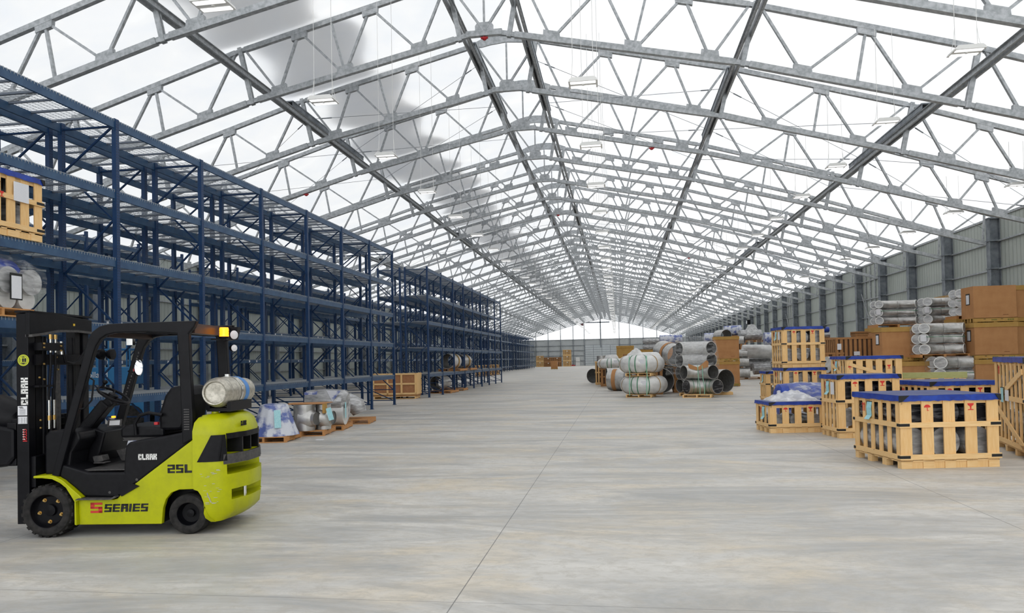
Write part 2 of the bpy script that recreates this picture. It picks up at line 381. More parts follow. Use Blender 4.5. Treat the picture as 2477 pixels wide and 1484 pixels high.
# wall columns
mb = MB(); mb.box(-.44,-.42,-.17,.17,0,7.6); mb.box(-.02,0,-.17,.17,0,7.6); mb.box(-.42,-.02,-.012,.012,0,7.6)
for z in (6.62, 5.37): mb.box(-.47,-.02,-.19,.19,z-.03,z+.03)
mb.box(-.46,.0,-.19,.19,7.6,7.66)
col0 = mb.build('wall_column', M['galv_dark'])
flip = MB(); flip.v = [(-x, y, z) for x, y, z in mb.v]; flip.f = mb.f; flip.m = mb.m
colL = flip.build('wall_column', M['galv_dark'])
ORD = ['first','second','third','fourth','fifth','sixth','seventh','eighth','ninth','tenth','eleventh','twelfth','thirteenth','fourteenth','fifteenth','sixteenth','seventeenth','eighteenth']
def lab_far(i, s, n0, near, far):
    return near.format(ORD[i]) if i < n0 else far
k = 0
for j in range(2, 36):
    o = col0 if k == 0 else col0.copy()
    if k: C.objects.link(o)
    o.location = (XR, YT+j*S, 0)
    i = j-2
    tag(o, ('grey steel column on the right siding wall, %s from the right edge' % ORD[i]) if i < 12 else 'small distant grey steel column far down the right siding wall', 'column', 'wall columns on the right' if i < 12 else 'distant wall columns on the right'); k += 1
for q, j in enumerate(range(-3, 36)):
    o = colL if q == 0 else colL.copy()
    if q: C.objects.link(o)
    o.location = (XL, YT+j*S, 0)
    tag(o, 'grey steel column on the left siding wall behind the blue racks', 'column', 'wall columns on the left')
# vertical angles in two bays of the right wall
for (j, nm) in ((6, 'near'), (11, 'farther')):
    mb = MB()
    for q in range(1, 5): mb.box(XR-.1, XR-.04, YT+(j+q/5)*S-.04, YT+(j+q/5)*S+.04, 0, 7.6)
    mb.bar((XR-.14, YT+j*S+.2, .6), (XR-.14, YT+(j+1)*S-.2, 5.8), .05, .05); mb.bar((XR-.14, YT+(j+1)*S-.2, .6), (XR-.14, YT+j*S+.2, 5.8), .05, .05)
    tag(mb.build('wall_brace', M['galv']), 'close set vertical studs with crossed rods in the %s braced bay of the right wall' % nm, 'brace')
# far wall framing, doors
mb = MB()
for x in (-21.0,-17.8,-14.55,-11.3,-8.45,-.2+.65,3.1,6.5,9.9,13.2,16.4):
    d = abs(x-XG); mb.box(x-.09, x+.09, YF-.25, YF-.02, 0, interp(TOP, d)-.3)
mb.box(XG-.48-.15, XG-.48+.15, YF-.3, YF-.02, 4.6, 13.0)
for z in (1.25, 2.6, 3.9, 5.2, 6.75): mb.box(XL, XR, YF-.12, YF-.01, z-.06, z+.06)
mb.box(XG-4.3, XG+1.9, YF-.3, YF-.2, 10.9, 11.2)
tag(mb.build('end_wall_frame', M['galv_dark']), 'grey posts and rails framing the far gable wall', 'wall frame', kind='structure')
dr = MB().box(-8.35, .35, YF-.2, YF-.1, .02, 5.2).build('door_1', simple('roller_door_panel', (.50,.54,.56), .5, 0, (.55,.59,.61), 1)); tag(dr, kind='structure')
mb = MB()
for z in [i*.58 for i in range(1, 9)]: mb.box(-8.35, .35, YF-.215, YF-.2, z-.03, z+.03)
for x in (-8.35, -6.2, -4.05, -1.9, .25): mb.box(x, x+.08, YF-.215, YF-.2, .02, 5.2)
mb.build('panel_seam', M['galv_dark'], dr)
d2 = MB().box(-10.75, -9.7, YF-.22, YF-.1, .02, 2.2).build('door_2', M['white']); tag(d2, kind='structure')
MB().box(-10.72, -9.73, YF-.26, YF-.22, 1.0, 1.1).build('push_bar', M['galv_dark'], d2)
tag(MB().box(-.35,.35,-.2,.2,-.35,.35).build('heater', simple('maroon', (.10,.01,.015), .5), loc=(-8.9, YF-.8, 10.6)), 'small maroon heater box hung high on the far gable wall', 'heater')
tag(MB().box(-.5,.3,-.15,.15,0,.28).box(.3,.75,-.1,.1,0,.22).build('fire_extinguisher_cart', M['redp'], loc=(-11.6, YF-.8, 0)), 'small red box on the floor left of the white far door', 'box')

# ------------------------------------------------------------------ trusses
def seg_nodes():
    L = []          # (part, kind, p, q) for the half d >= 0
    top = lambda d: (d, interp(TOP, d)); bot = lambda d: (d, interp(BOT, d))
    br = [((0,11.75),(1.1,13.35)),(bot(2.05),top(1.15)),(bot(2.05),top(3.6)),(top(3.6),bot(4.45)),(bot(4.45),top(4.9)),(bot(4.5),top(5.95)),(top(5.95),bot(6.65)),(bot(6.65),top(7.8)),
          (top(8.1),bot(9.2)),(bot(9.2),top(10.95)),(top(10.95),bot(10.65)),(top(10.95),bot(12.1)),(bot(12.1),top(13.7)),
          (top(14.0),bot(14.9)),(bot(14.9),top(16.1)),(top(16.1),bot(17.1)),(bot(17.1),top(18.1)),(top(18.1),bot(18.7)),(bot(18.7),top(20.1)),(top(20.3),bot(20.2))]
    gus = [(2.05,0),(4.45,0),(6.65,0),(9.2,0),(12.1,0),(14.9,0),(17.1,0),(18.7,0),(3.6,1),(5.95,1),(10.95,1),(16.1,1),(18.1,1)]
    post = [((.75,11.5),(1.12,13.45)),((7.55,10.05),(7.97,11.9)),((13.5,8.4),(13.87,10.15))]
    return br, gus, post
br, gus, post = seg_nodes()
def m_chord(mb, pl, w, h, cut):
    for sg in (-1, 1):
        for a, b in zip(pl, pl[1:]):
            p = Vector((sg*a[0], 0, a[1])); q = Vector((sg*b[0], 0, b[1])); d = (q-p).normalized()
            mb.bar(p+d*cut, q-d*cut, w, h, up=(0,0,1))
            # double channel splice between the box segments
            for yo in (-.045, .045): mb.bar(q-d*cut*1.6+Vector((0,yo,0)), q+Vector((0,yo,0)), .02, h*.8)
            for yo in (-.045, .045): mb.bar(p+Vector((0,yo,0)), p+d*cut*1.6+Vector((0,yo,0)), .02, h*.8)
def p_bot(mb):
    m_chord(mb, BOT[1:], .15, .17, .2); mb.bar((-.55,0,11.68), (.55,0,11.68), .15, .17)
    for yo in (-.045, .045):
        for sg in (-1, 1): mb.bar((sg*.4,yo,11.67), (sg*.8,yo,11.6), .02, .14)
def p_top(mb):
    m_chord(mb, TOP[1:], .13, .15, .16)
def p_arch(mb):
    pts = [(-1.25,13.30),(-.9,13.30),(-.6,13.36),(0,13.42),(.6,13.36),(.9,13.30),(1.25,13.30),(1.2,13.48),(.8,13.65),(.4,13.74),(0,13.77),(-.4,13.74),(-.8,13.65),(-1.2,13.48)]
    mb.prism(pts, -.03, .03)
def p_cg(mb): mb.prism([(-.28,11.7),(.28,11.7),(.28,11.92),(.2,12.02),(-.2,12.02),(-.28,11.92)], -.035, .035); mb.bar((0,0,11.8),(0,0,13.4),.06,.06)
def p_brace(mb, p, q, sg, w=.085): mb.bar((sg*p[0],0,p[1]), (sg*q[0],0,q[1]), w*.8, w, up=(0,1,0))
def p_gus(mb, d, t, sg):
    T = TOP if t else BOT; z = interp(T, d); s = (interp(T, d+.2)-interp(T, d-.2))/.4; u = -1 if t else 1
    pts = [(-.26,0),(.26,0),(.24,.21*u),(-.24,.21*u)]
    mb.prism([(sg*(d+a), z+b+a*s+.04*u) for a, b in pts], -.06, .06)
def p_post(mb, p, q, sg):
    for yo in (-.05, .05): mb.bar((sg*p[0],yo,p[1]), (sg*q[0],yo,q[1]), .05, .13, up=(1,0,0))
def make_truss():
    t = thing('roof_truss', '', 'truss', (XG, YT-S, 0))
    g = M['galv']
    for fn, nm in ((p_bot,'bottom_chord'),(p_top,'top_chord'),(p_arch,'ridge_plate'),(p_cg,'centre_gusset')):
        mb = MB(); fn(mb); mb.build(nm, g, t)
    for sg in (-1, 1):
        for p, q in br: mb = MB(); p_brace(mb, p, q, sg); mb.build('web_brace', g, t)
        for d, k in gus: mb = MB(); p_gus(mb, d, k, sg); mb.build('gusset_plate', g, t)
        for p, q in post: mb = MB(); p_post(mb, p, q, sg); mb.build('splice_post', g, t)
    return t
def whole_truss():
    mb = MB()
    for fn in (p_bot, p_top, p_arch, p_cg): fn(mb)
    for sg in (-1, 1):
        for p, q in br: p_brace(mb, p, q, sg)
        for d, k in gus: p_gus(mb, d, k, sg)
        for p, q in post: p_post(mb, p, q, sg)
    return mb
t0 = make_truss(); reg_kids()
for j in range(-1, 12):
    t = t0 if j == -1 else copy_tree(t0)
    t.location = (XG, YT+j*S, 0)
    tag(t, 'galvanized steel roof truss, %s arch counting away from the camera' % ORD[j+1], 'truss', 'roof trusses in the near half')
w = None
for j in range(12, 36):
    if w is None: w = whole_truss().build('roof_truss', M['galv']); o = w
    else: o = w.copy(); C.objects.link(o)
    o.location = (XG, YT+j*S, 0)
    tag(o, 'small distant galvanized roof truss among the dense far arches', 'truss', 'distant roof trusses')
# purlins running the length of the hall
def channel(mb, x, z, sg, y0, y1, h=.19, w=.07):
    mb.box(x-.006, x+.006, y0, y1, z-h/2, z+h/2); a, b = sorted((x, x+sg*w))
    mb.box(a, b, y0, y1, z+h/2-.012, z+h/2); mb.box(a, b, y0, y1, z-h/2, z-h/2+.012)
names = {(-1,0):'left ridge',(1,0):'right ridge',(-1,1):'left mid slope',(1,1):'right mid slope',(-1,2):'left low slope',(1,2):'right low slope'}
for sg in (-1, 1):
    for i, (d, z) in enumerate(((.98,12.5),(7.72,10.95),(13.66,9.3))):
        mb = MB(); x = XG+sg*d
        channel(mb, x-.05, z, -1, YB+8, YF-.3); channel(mb, x+.05, z, 1, YB+8, YF-.3)
        tag(mb.build('purlin', M['galv']), 'long galvanized double channel purlin along the %s of the roof' % names[(sg, i)], 'purlin')
        for j, jn in ((1, 'second'), (7, 'eighth'), (13, 'fourteenth')):
            mb = MB(); y0, y1 = YT+(j-.35)*S, YT+(j+1.25)*S
            mb.box(x-.14, x+.14, y0, y1, z+.26, z+.30); mb.box(x-.12, x-.11, y0, y1, z+.11, z+.27); mb.box(x+.11, x+.12, y0, y1, z+.11, z+.27); mb.box(x-.1, x+.1, y0+.3, y0+.36, z+.1, z+.27)
            tag(mb.build('strut', M['galv_dark']), 'dark channel strut over the %s purlin at the %s truss' % (names[(sg, i)], jn), 'strut')
# cable bracing
for j, nm in ((1, 'second'), (2, 'third'), (7, 'eighth')):
    for sg, sn in ((-1, 'left'), (1, 'right')):
        mb = MB(); y0, y1 = YT+j*S, YT+(j+1)*S
        for a, b in (((.98,12.7),(7.72,11.1)),((7.72,11.1),(13.66,9.5)),((13.66,9.5),(20.2,7.2))):
            for p, q in ((a, b), (b, a)):
                P = (XG+sg*p[0], y0, p[1]); Q = (XG+sg*q[0], y1, q[1])
                mb.tube(P, Q, .009, n=4); d = (Vector(Q)-Vector(P)); mb.tube(Vector(P)+d*.06, Vector(P)+d*.11, .022, n=6)
        tag(mb.build('brace_cable', M['galv_dark']), 'thin crossed steel cables on the %s roof slope in the %s bay' % (sn, nm), 'cable')
# red sprinkler-like detectors hanging under trusses
for i, (d, j) in enumerate(((0,0),(5.4,2),(-9.9,2),(0,6),(9.5,8))):
    z = interp(BOT, abs(d))-.08
    t = thing('smoke_detector', ['red detector under the ridge of the nearest full truss','red detector under the third truss on the right slope','red detector under the third truss on the left slope','red detector under the ridge of the eighth truss','red detector under the right slope of the tenth truss'][i], 'detector', (XG+d, YT+j*S, z-.12), 0, 'red detectors under the trusses')
    MB().lathe([(.02,.12),(.02,.08),(.075,.075),(.075,.03),(.045,0)], 12).build('dome', M['redp'], t, smooth=True)
    MB().box(-.11,.11,-.04,.04,.05,.085).build('bracket', M['redp'], t)
# hanging light fixtures
def make_light(WL):
    t = thing('high_bay_light', '', 'light fixture')
    MB().prism([(-.31,0),(.31,0),(.29,.05),(.24,.09),(-.24,.09),(-.29,.05)], -.21, .21).build('housing', M['white'], t)
    for s_ in (-1, 1): MB().box(-.27,.27,s_*.12-.055,s_*.12+.055,-.012,.0).build('lens', M['lampon'], t)
    MB().tube((0,0,-.02),(0,0,0),.03,n=10).build('sensor', M['white'], t)
    for s_ in (-1, 1):
        mb = MB(); mb.path([(s_*.26,-.1,.09),(s_*.24,-.05,.2),(s_*.22,0,.55),(s_*.22,0,WL)], .006, 4); mb.path([(s_*.26,.1,.09),(s_*.24,.03,.24),(s_*.22,0,.55)], .005, 4); mb.build('suspension_wire', M['white'], t)
    return t
M['lampon'] = simple('light_diffuser', (.9,.9,.9), .4, 0, emis=((1,1,1), .9))
rows = [(-6.67, 11.27, 7.84, 'left of the ridge', 5.15), (-.6, 10.85, 7.62, 'right of the ridge', 5.3), (7.5, 11.83, 8.05, 'mid right slope', 2.65), (13.4, 17.0, 7.2, 'near the right wall', 1.5)]
for x, y0, z, nm, WL in rows:
    L0 = make_light(WL); reg_kids(); first = True
    for i in range(36):
        yy = y0+i*4.64
        if yy > YF-3: break
        t = L0 if first else copy_tree(L0)
        first = False; t.location = (x, yy, z)
        if i < 12: tag(t, 'white hanging light in the row %s, %s from the camera' % (nm, ORD[i]), 'light fixture', 'hanging lights '+nm)
        else: tag(t, 'tiny distant hanging light in the row %s' % nm, 'light fixture', 'distant hanging lights '+nm)
# snow lying in the sagging bays of the left slope
def snow_patch(y0, y1, d0, d1, seed):
    rnd = random.Random(seed); nu, nv = 18, 14; vs = []; fs = []; uv = []
    for i in range(nu+1):
        for j in range(nv+1):
            a, b = i/nu*2-1, j/nv*2-1
            d = (d0+d1)/2+(d1-d0)/2*a+.35*sin(3*b+seed); yy = (y0+y1)/2+(y1-y0)/2*b
            e = max(0, 1-((a**7 if a > 0 else abs(a)**1.6)+abs(b)**14*.6)**.9); zf = interp([(0,13.86),(1.1,13.55),(7.95,11.95),(13.85,10.2),(20.95,7.8)], abs(d))
            vs.append((XG+d, yy, zf+.03+.14*e)); uv.append(min(1, e*1.25))
    for i in range(nu):
        for j in range(nv): fs.append((i*(nv+1)+j, (i+1)*(nv+1)+j, (i+1)*(nv+1)+j+1, i*(nv+1)+j+1))
    me = bpy.data.meshes.new('snow_patch'); me.from_pydata(vs, [], fs); me.materials.append(M['snow'])
    ul = me.uv_layers.new(name='UVMap')
    for lp in me.loops: ul.data[lp.index].uv = (uv[lp.vertex_index], .5)
    me.polygons.foreach_set('use_smooth', [True]*len(me.polygons))
    o = bpy.data.objects.new('snow_patch', me); C.objects.link(o); return o
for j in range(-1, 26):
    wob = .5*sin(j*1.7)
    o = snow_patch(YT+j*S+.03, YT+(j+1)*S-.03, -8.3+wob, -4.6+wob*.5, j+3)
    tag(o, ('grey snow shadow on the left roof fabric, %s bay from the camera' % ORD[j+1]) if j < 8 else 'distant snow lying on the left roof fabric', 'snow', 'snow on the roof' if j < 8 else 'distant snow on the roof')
# ------------------------------------------------------------------ pallet racks
PW = .085
def post_mesh(h):
    mb = MB(); mb.box(-.042,.042,-.045,.045,0,h)
    mb.box(-.07,.07,-.07,.07,0,.012); return mb
def bracing(depth, h):
    mb = MB(); z = .18; k = 0; a, b = -.05, -depth+.05
    for zz in (.18, .62): mb.bar((a,0,zz), (b,0,zz), .035, .03)
    z = .62
    while z+.95 < h-.1:
        x0, x1 = (a, b) if k % 2 == 0 else (b, a)
        mb.bar((x0,0,z), (x1,0,z+.95), .035, .03); z += .95; k += 1
    x0, x1 = (a, b) if k % 2 == 0 else (b, a); mb.bar((x0,0,z), (x1,0,h-.12), .035, .03)
    mb.bar((a,0,h-.12), (b,0,h-.12), .035, .03); mb.bar((a,0,.18),(b,0,.62),.035,.03); return mb
MESH = {}
def inst(name, key, fn, mat, parent, loc, **k):
    if key not in MESH:
        o = fn().build(name, mat, parent, **k); MESH[key] = o.data
    else:
        o = bpy.data.objects.new(name, MESH[key]); C.objects.link(o); o.parent = parent
    o.location = loc; return o
def beam_mesh(L, near):
    mb = MB(); mb.box(-.022,.022, .05, L-.05, -.15, 0)
    mb.box(-.026,.026,.03,.05,-.19,.03); mb.box(-.026,.026,L-.05,L-.03,-.19,.03); return mb
def deck_mesh(L, depth, n=20):
    mb = MB(); w = (L-.12)/2
    for k in range(2):
        y0 = .06+k*w+.01; y1 = y0+w-.02
        for i in range(n+1):
            y = y0+(y1-y0)*i/n; mb.bar((.03,y,.012),(-depth-.03,y,.012),.006,.006)
            mb.bar((.028,y,.012),(.028,y,-.035),.006,.006)
        for i in range(11):
            x = -depth*i/10*.98; mb.bar((x,y0,.018),(x,y1,.018),.006,.006)
    return mb
def support_mesh(L, depth):
    mb = MB(); w = (L-.12)/2
    for k in range(2):
        for q in (.14, .5, .86):
            y = .06+k*w+w*q; mb.box(-depth+.01,-.01,y-.02,y+.02,-.028,.004)
    return mb
def rack(name, label, cat, X, Y0, nb, p, depth, H, levels, group, detail=True, tags=False, sign=1, skip=()):
    t = thing(name, label, cat, (X, Y0, 0), 0, group)
    for k in range(nb+1):
        f = inst('upright_frame', ('fr', depth, H), lambda: bracing(depth, H), M['blue'], t, (0, k*p, 0))
        for x in (0, -depth): inst('post', ('po', H), lambda: post_mesh(H), M['post'], f, (x, 0, 0))
    for k in range(nb):
        for li, z in enumerate(levels):
            for x in (.0, -depth):
                b = inst('beam', ('be', p), lambda: beam_mesh(p, 1), M['beam'], t, (x, k*p, z))
                if tags and x == 0 and li < 3:
                    for yy in (p*.36, p*.62):
                        inst('location_label', 'lab', lambda: MB().box(.0225,.0245,-.055,.055,-.115,-.015), M['paper'], b, (0, yy, 0))
            d = inst('wire_deck', ('de', p, depth, detail), lambda: deck_mesh(p, depth, 20 if detail else 8), M['wire'], t, (0, k*p, z))
            inst('deck_support', ('su', p, depth), lambda: support_mesh(p, depth), M['support'], d, (0, 0, 0))
    return t
P = 2.72; LV = [1.2, 2.49, 3.70, 4.95, 6.25]
rack('pallet_rack', 'blue pallet rack facing the aisle behind the forklift, nearest the camera', 'rack', -9.02, 11.93-2*P, 8, P, 1.1, 6.27, LV, 'blue pallet racks along the aisle')
rack('pallet_rack', 'blue pallet rack standing back to back behind the nearest aisle rack', 'rack', -10.38, 11.93-2*P, 8, P, 1.1, 6.27, LV, 'blue pallet racks along the aisle')
LV2 = [1.14, 2.42, 3.68, 4.95, 6.25]
rack('pallet_rack', 'blue pallet rack on the aisle beyond the gap, holding pipe fittings', 'rack', -9.02, 11.93+8*P, 8, P, 1.1, 6.33, LV2, 'blue pallet racks along the aisle')
rack('pallet_rack', 'blue pallet rack back to back behind the aisle rack beyond the gap', 'rack', -10.38, 11.93+8*P, 8, P, 1.1, 6.33, LV2, 'blue pallet racks along the aisle')
LB = [.72, 2.0, 3.4, 4.8, 6.2]; y = 3.0
for i, (nb, det) in enumerate(((9, True), (9, True), (10, False), (10, False), (10, False))):
    for r, x in enumerate((-17.8, -19.15)):
        nm = ['nearest', 'second', 'third', 'fourth', 'farthest'][i]
        rack('pallet_rack', 'blue rack near the left wall, %s row, %s from the camera' % (['front','back'][r], nm), 'rack', x, y, nb, P, 1.1, 6.4, LB, 'blue pallet racks near the left wall', det, tags=(r == 0))
    y += nb*P+(4.4 if i < 2 else 5.6)
# ------------------------------------------------------------------ forklift (local x along its length, y into the hall, z up)
FL = thing('forklift', 'lime green and black forklift with silver gas tank parked at the left', 'forklift', (-5.74, 6.52, 0), math.atan2(.1266, .992))
BK, BM_, LM = M['black'], M['blackmetal'], M['lime']
def arc(cx, cz, r, a0, a1, n=8): return [(cx+r*cos(rad(a0+(a1-a0)*i/n)), cz+r*sin(rad(a0+(a1-a0)*i/n))) for i in range(n+1)]
side = [(1.486,.965),(.742,.420),(.70,.378),(.66,.368),(.30,.372),(.306,.119),(1.150,.113),(1.165,.27),(1.195,.36),(1.25,.425),(1.33,.455),(1.486,.458)]
for y0, y1 in ((.045,.10),(.95,1.005)): MB().prism(side, y0, y1).build('side_panel', LM, FL, bevel=.006)
MB().box(.31,1.15,.1,.95,.12,.36).box(1.15,1.5,.25,.8,.15,.45).build('chassis', BM_, FL)
fend = [(-.132,.626),(.033,.632),(.10,.612),(.17,.575),(.25,.50),(.33,.43),(.36,.40),(.33,.372),(.30,.36),(.306,.12),(.285,.128),(.285,.36),(.25,.42),(.20,.50),(.14,.55),(.06,.59),(-.05,.603),(-.132,.603)]
for y0, y1 in ((.0,.24),(.81,1.05)): MB().prism(fend, y0, y1).build('fender', LM, FL, bevel=.006)
body = [(.115,.735),(.26,.69),(.398,.646),(.762,.640),(.772,.80),(.785,.905),(.82,.945),(.887,.955),(1.20,1.0),(1.372,1.035),(1.43,1.035),(1.43,.92),(.742,.416),(.69,.385),(.36,.40),(.25,.50),(.10,.61)]
MB().prism(body, .05, 1.0).build('body_shell', BK, FL, bevel=.02)
MB().box(.17,.76,.10,.95,.655,.668).build('floor_mat', M['darkgrey'], FL)
MB().prism([(.72,.44),(.86,.53),(.93,.50),(.75,.40)], .03,.06).build('body_recess', BK, FL)
MB().prism([(.295,.378),(.66,.374),(.72,.40),(.70,.412),(.66,.388),(.33,.395)], -.01, .13).build('step', M['darkgrey'], FL)
bolt = MB(); bolt.lathe([(.0,-.012),(.014,-.012),(.014,0)], 8, RM(PI/2,0,0,(.90,.045,.565))); bolt.lathe([(.0,-.012),(.014,-.012),(.014,0)], 8, RM(PI/2,0,0,(.62,.045,.44))); bolt.build('body_bolt', M['darkgrey'], FL)
# overhead guard
g = [(.03,.61),(.39,1.90),(.42,2.0),(.47,2.08),(.54,2.13),(.64,2.152),(1.0,2.158),(1.535,2.165),(1.51,2.10),(1.452,2.03),(1.468,1.6),(1.486,1.2),(1.484,.965),(1.375,.91),(1.365,1.3),(1.352,1.7),(1.335,2.035),(1.0,2.062),(.70,2.058),(.61,2.04),(.55,2.0),(.50,1.93),(.47,1.85),(.11,.61)]
for y0, y1 in ((.03,.105),(.945,1.02)): MB().prism(g, y0, y1).build('guard_frame', BM_, FL, bevel=.012)
mb = MB()
for x in (.62,.78,.94,1.10,1.26): mb.box(x,x+.03,.10,.95,2.07,2.13)
mb.build('roof_bars', BM_, FL)
MB().box(1.36,1.49,.10,.95,2.04,2.14).box(.52,.60,.10,.95,2.02,2.11).build('roof_crossbeam', simple('beacon_tinted_steel', (.03,.014,.010), .4), FL)  # brownish glow of the beacon is put into the crossbeam colour
mb = MB()
for i in range(9): mb.box(1.40,1.455,.022,.032,1.06+i*.025,1.072+i*.025)
mb.build('louvre', M['darkgrey'], FL)
mb = MB().bar((.42,.10,1.86),(.24,.10,1.2),.012,.012).path([(.42,.03,1.62),(.50,.0,1.58),(.48,-.01,1.38),(.40,.0,1.30),(.33,.03,1.29)], .009, 6)
mb.build('grab_handle', BM_, FL, smooth=True)
# counterweight: stacked plan outlines
def plan(x0, xr, y0, y1, r=.26, n=7):
    pts = [(x0,y0)]
    xr_s = xr-.05
    for i in range(n+1):
        a = -90+90*i/n; pts.append((xr_s-r+r*cos(rad(a)), y0+r+r*sin(rad(a))))
    for i in (.33,.5,.67): pts.append((xr_s+.05*(1-(abs(i-.5)*2)**2)*1.0+.0, y0+(y1-y0)*i))
    for i in range(n+1):
        a = 90*i/n; pts.append((xr_s-r+r*cos(rad(a)), y1-r+r*sin(rad(a))))
    pts.append((x0,y1)); return pts
lay = [(.125,1.70,1.80,.05,.10),(.17,1.66,1.86,.015,.2),(.22,1.635,1.91,.0,.26),(.33,1.60,1.925,.0,.26),(.40,1.575,1.93,.0,.26),(.445,1.545,1.93,.0,.26),(.462,1.50,1.93,.0,.26),(.60,1.495,1.93,.0,.26),(.735,1.495,1.92,.0,.26),(.86,1.495,1.91,.0,.26),(1.0,1.495,1.90,.0,.26),(1.045,1.495,1.89,.0,.26),(1.13,1.50,1.87,.035,.26),(1.175,1.52,1.83,.085,.24),(1.197,1.56,1.79,.14,.2),(1.205,1.60,1.76,.18,.12)]
mb = MB(); vs = []; fs = []; N = None
for z, x0, xr, ins, r in lay:
    pl = plan(x0, xr, ins, 1.05-ins, min(r, .45)); N = len(pl); vs += [(x, y, z) for x, y in pl]
for i in range(len(lay)-1):
    for j in range(N): fs.append((i*N+j, i*N+(j+1) % N, (i+1)*N+(j+1) % N, (i+1)*N+j))
fs.append(tuple(reversed(range(N)))); fs.append(tuple((len(lay)-1)*N+j for j in range(N)))
mb.add(vs, fs); cw = mb.build('counterweight', LM, FL, smooth=True)
def carve(o, boxes):
    cut = MB()
    for b in boxes: cut.prism(b[0], b[1], b[2], axis='z')
    c = cut.build('cut', M['darkgrey']); md = o.modifiers.new('b', 'BOOLEAN'); md.operation = 'DIFFERENCE'; md.solver = 'EXACT'; md.object = c
    o.matrix_parent_inverse = Matrix(); par = o.parent; o.parent = None
    bpy.context.view_layer.update(); dg = bpy.context.evaluated_depsgraph_get()
    me = bpy.data.meshes.new_from_object(o.evaluated_get(dg)); o.modifiers.clear(); o.data = me; o.parent = par
    bpy.data.objects.remove(c)
def wedge(x): return [(x-.18,.5),(x,.09),(2.3,-.25),(2.3,1.35),(x,.96),(x-.18,.56)]
slots = [(wedge(1.80),.595,.695),(wedge(1.85),.335,.44),(wedge(1.76),.80,.955)]
try: carve(cw, slots)
except Exception as e: print('carve', e)
# black grille panel wrapped round the counterweight
def wrap_strip(z0, z1, s0, s1, off=.006, th=.02, slant=None):
    pl = plan(1.495, 1.92, 0, 1.05); cum = [0]
    for a, b in zip(pl, pl[1:]): cum.append(cum[-1]+math.dist(a, b))
    T = cum[-1]
    def at(s, o):
        for i in range(len(cum)-1):
            if s <= cum[i+1] or i == len(cum)-2:
                q = (s-cum[i])/(cum[i+1]-cum[i]); a, b = pl[i], pl[i+1]; dx, dy = b[0]-a[0], b[1]-a[1]; L = math.hypot(dx, dy)
                return (a[0]+dx*q+dy/L*o, a[1]+dy*q-dx/L*o)
    n = 40; mb = MB(); vs = []; fs = []
    for i in range(n+1):
        for z, sa in ((z0, s0), (z1, s0 if slant is None else slant)):
            s_ = sa+(s1-sa)*i/n; f_ = (z-.735)/.3
            for o in (off, -th):
                x, y = at(s_, o); vs.append((x-.02*f_*(1 if s_ > .3 else 0), y, z))
    for i in range(n):
        a = i*4; b = a+4; fs += [(a,b,b+2,a+2),(a+1,a+3,b+3,b+1),(a,a+1,b+1,b),(a+2,b+2,b+3,a+3)]
    fs += [(0,2,3,1),(n*4,n*4+1,n*4+3,n*4+2)]; mb.add(vs, fs); return mb
T = 2*(.25+.41)+.55
wrap_strip(.735, 1.0, .045, .34, slant=.185).build('grille_panel', BK, FL, smooth=True)
wrap_strip(.955, 1.01, .35, 1.6).build('grille_panel', BK, FL, smooth=True)
wrap_strip(.70, .80, .30, 1.6).build('grille_panel', M['darkgrey'], FL, smooth=True)
for y in (.30,.52,.74): MB().box(1.72,1.88,y,y+.03,.80,.956).build('grille_bar', BK, FL)
MB().tube((1.86,.4,.30),(1.86,.4,.46),.02).build('tow_pin', M['chrome'], FL)
# scrapes and lettering on the counterweight side
rnd = random.Random(3); mb = MB()
for i in range(26):
    x = 1.56+rnd.random()*.2; z = .3+rnd.random()*.36; L = .01+rnd.random()*.035; mb.box(x, x+L, -.0012, .002, z, z+.002+rnd.random()*.003)
for i in range(12):
    x = 1.63+i*.0035+rnd.random()*.006; z = .42-i*.008; mb.box(x, x+.008, -.0012, .002, z-.006, z+.006)
mb.build('paint_scrape', simple('bare_scrape', (.45,.43,.36), .5), FL)
mb = MB(); letters(mb, 'S', .425, .236, .14, .104, .0415, -.0); mb.build('series_emblem', simple('emblem_red', (.55,.03,.02), .5), FL)
mb = MB(); letters(mb, 'SERIES', .565, .243, .455, .08, .0415, .12); mb.build('series_lettering', M['black_flat'], FL)
mb = MB(); letters(mb, '25L', 1.218, .625, .26, .085, .0415); mb.build('model_lettering', M['black_flat'], FL)
mb = MB(); letters(mb, 'CLARK', .918, .763, .195, .060, .0445); mb.build('maker_lettering', M['white'], FL)
mb = MB(); letters(mb, 'CLARK', 1.80, 1.07, .10, .05, .02); o = mb.build('rear_lettering', M['black_flat'], FL)
o.matrix_local = Matrix.Translation((1.845,.30,0)) @ Matrix.Rotation(rad(78), 4, 'Z') @ Matrix.Translation((-1.80,-.05,0))
# wheels
def wheel(name, x, z, r, w, rim, n_lug):
    mb = MB(); Mx = RM(PI/2,0,0,(x,0,z))
    mb.lathe([(rim*1.0,0),(rim*1.05,-.005),(r*.80,-.012),(r*.94,-.004),(r,.02),(r,w-.02),(r*.94,w),(rim,w)], 48, RM(-PI/2,0,0,(x,0,z)), cap=False)
    if n_lug:
        for i in range(n_lug):
            a = 2*PI*i/n_lug
            for k, (y0, y1) in enumerate(((.012,w*.48),(w*.52,w-.012))):
                a2 = a+k*PI/n_lug
                mb.box(-.018,.018,y0,y1,r-.006,r+.012, Matrix.Translation((x,0,z)) @ Matrix.Rotation(a2, 4, 'Y'))
    t = mb.build(name, M['rubber'], FL, smooth=True)
    mb = MB(); mb.lathe([(rim*1.02,.0),(rim*.97,.004),(rim*.93,.05),(rim*.8,.075),(rim*.35,.078),(rim*.33,.05),(rim*.0,.045)], 36, RM(-PI/2,0,0,(x,0,z)), cap=False)
    mb.build('rim', BM_, t, smooth=True); return t
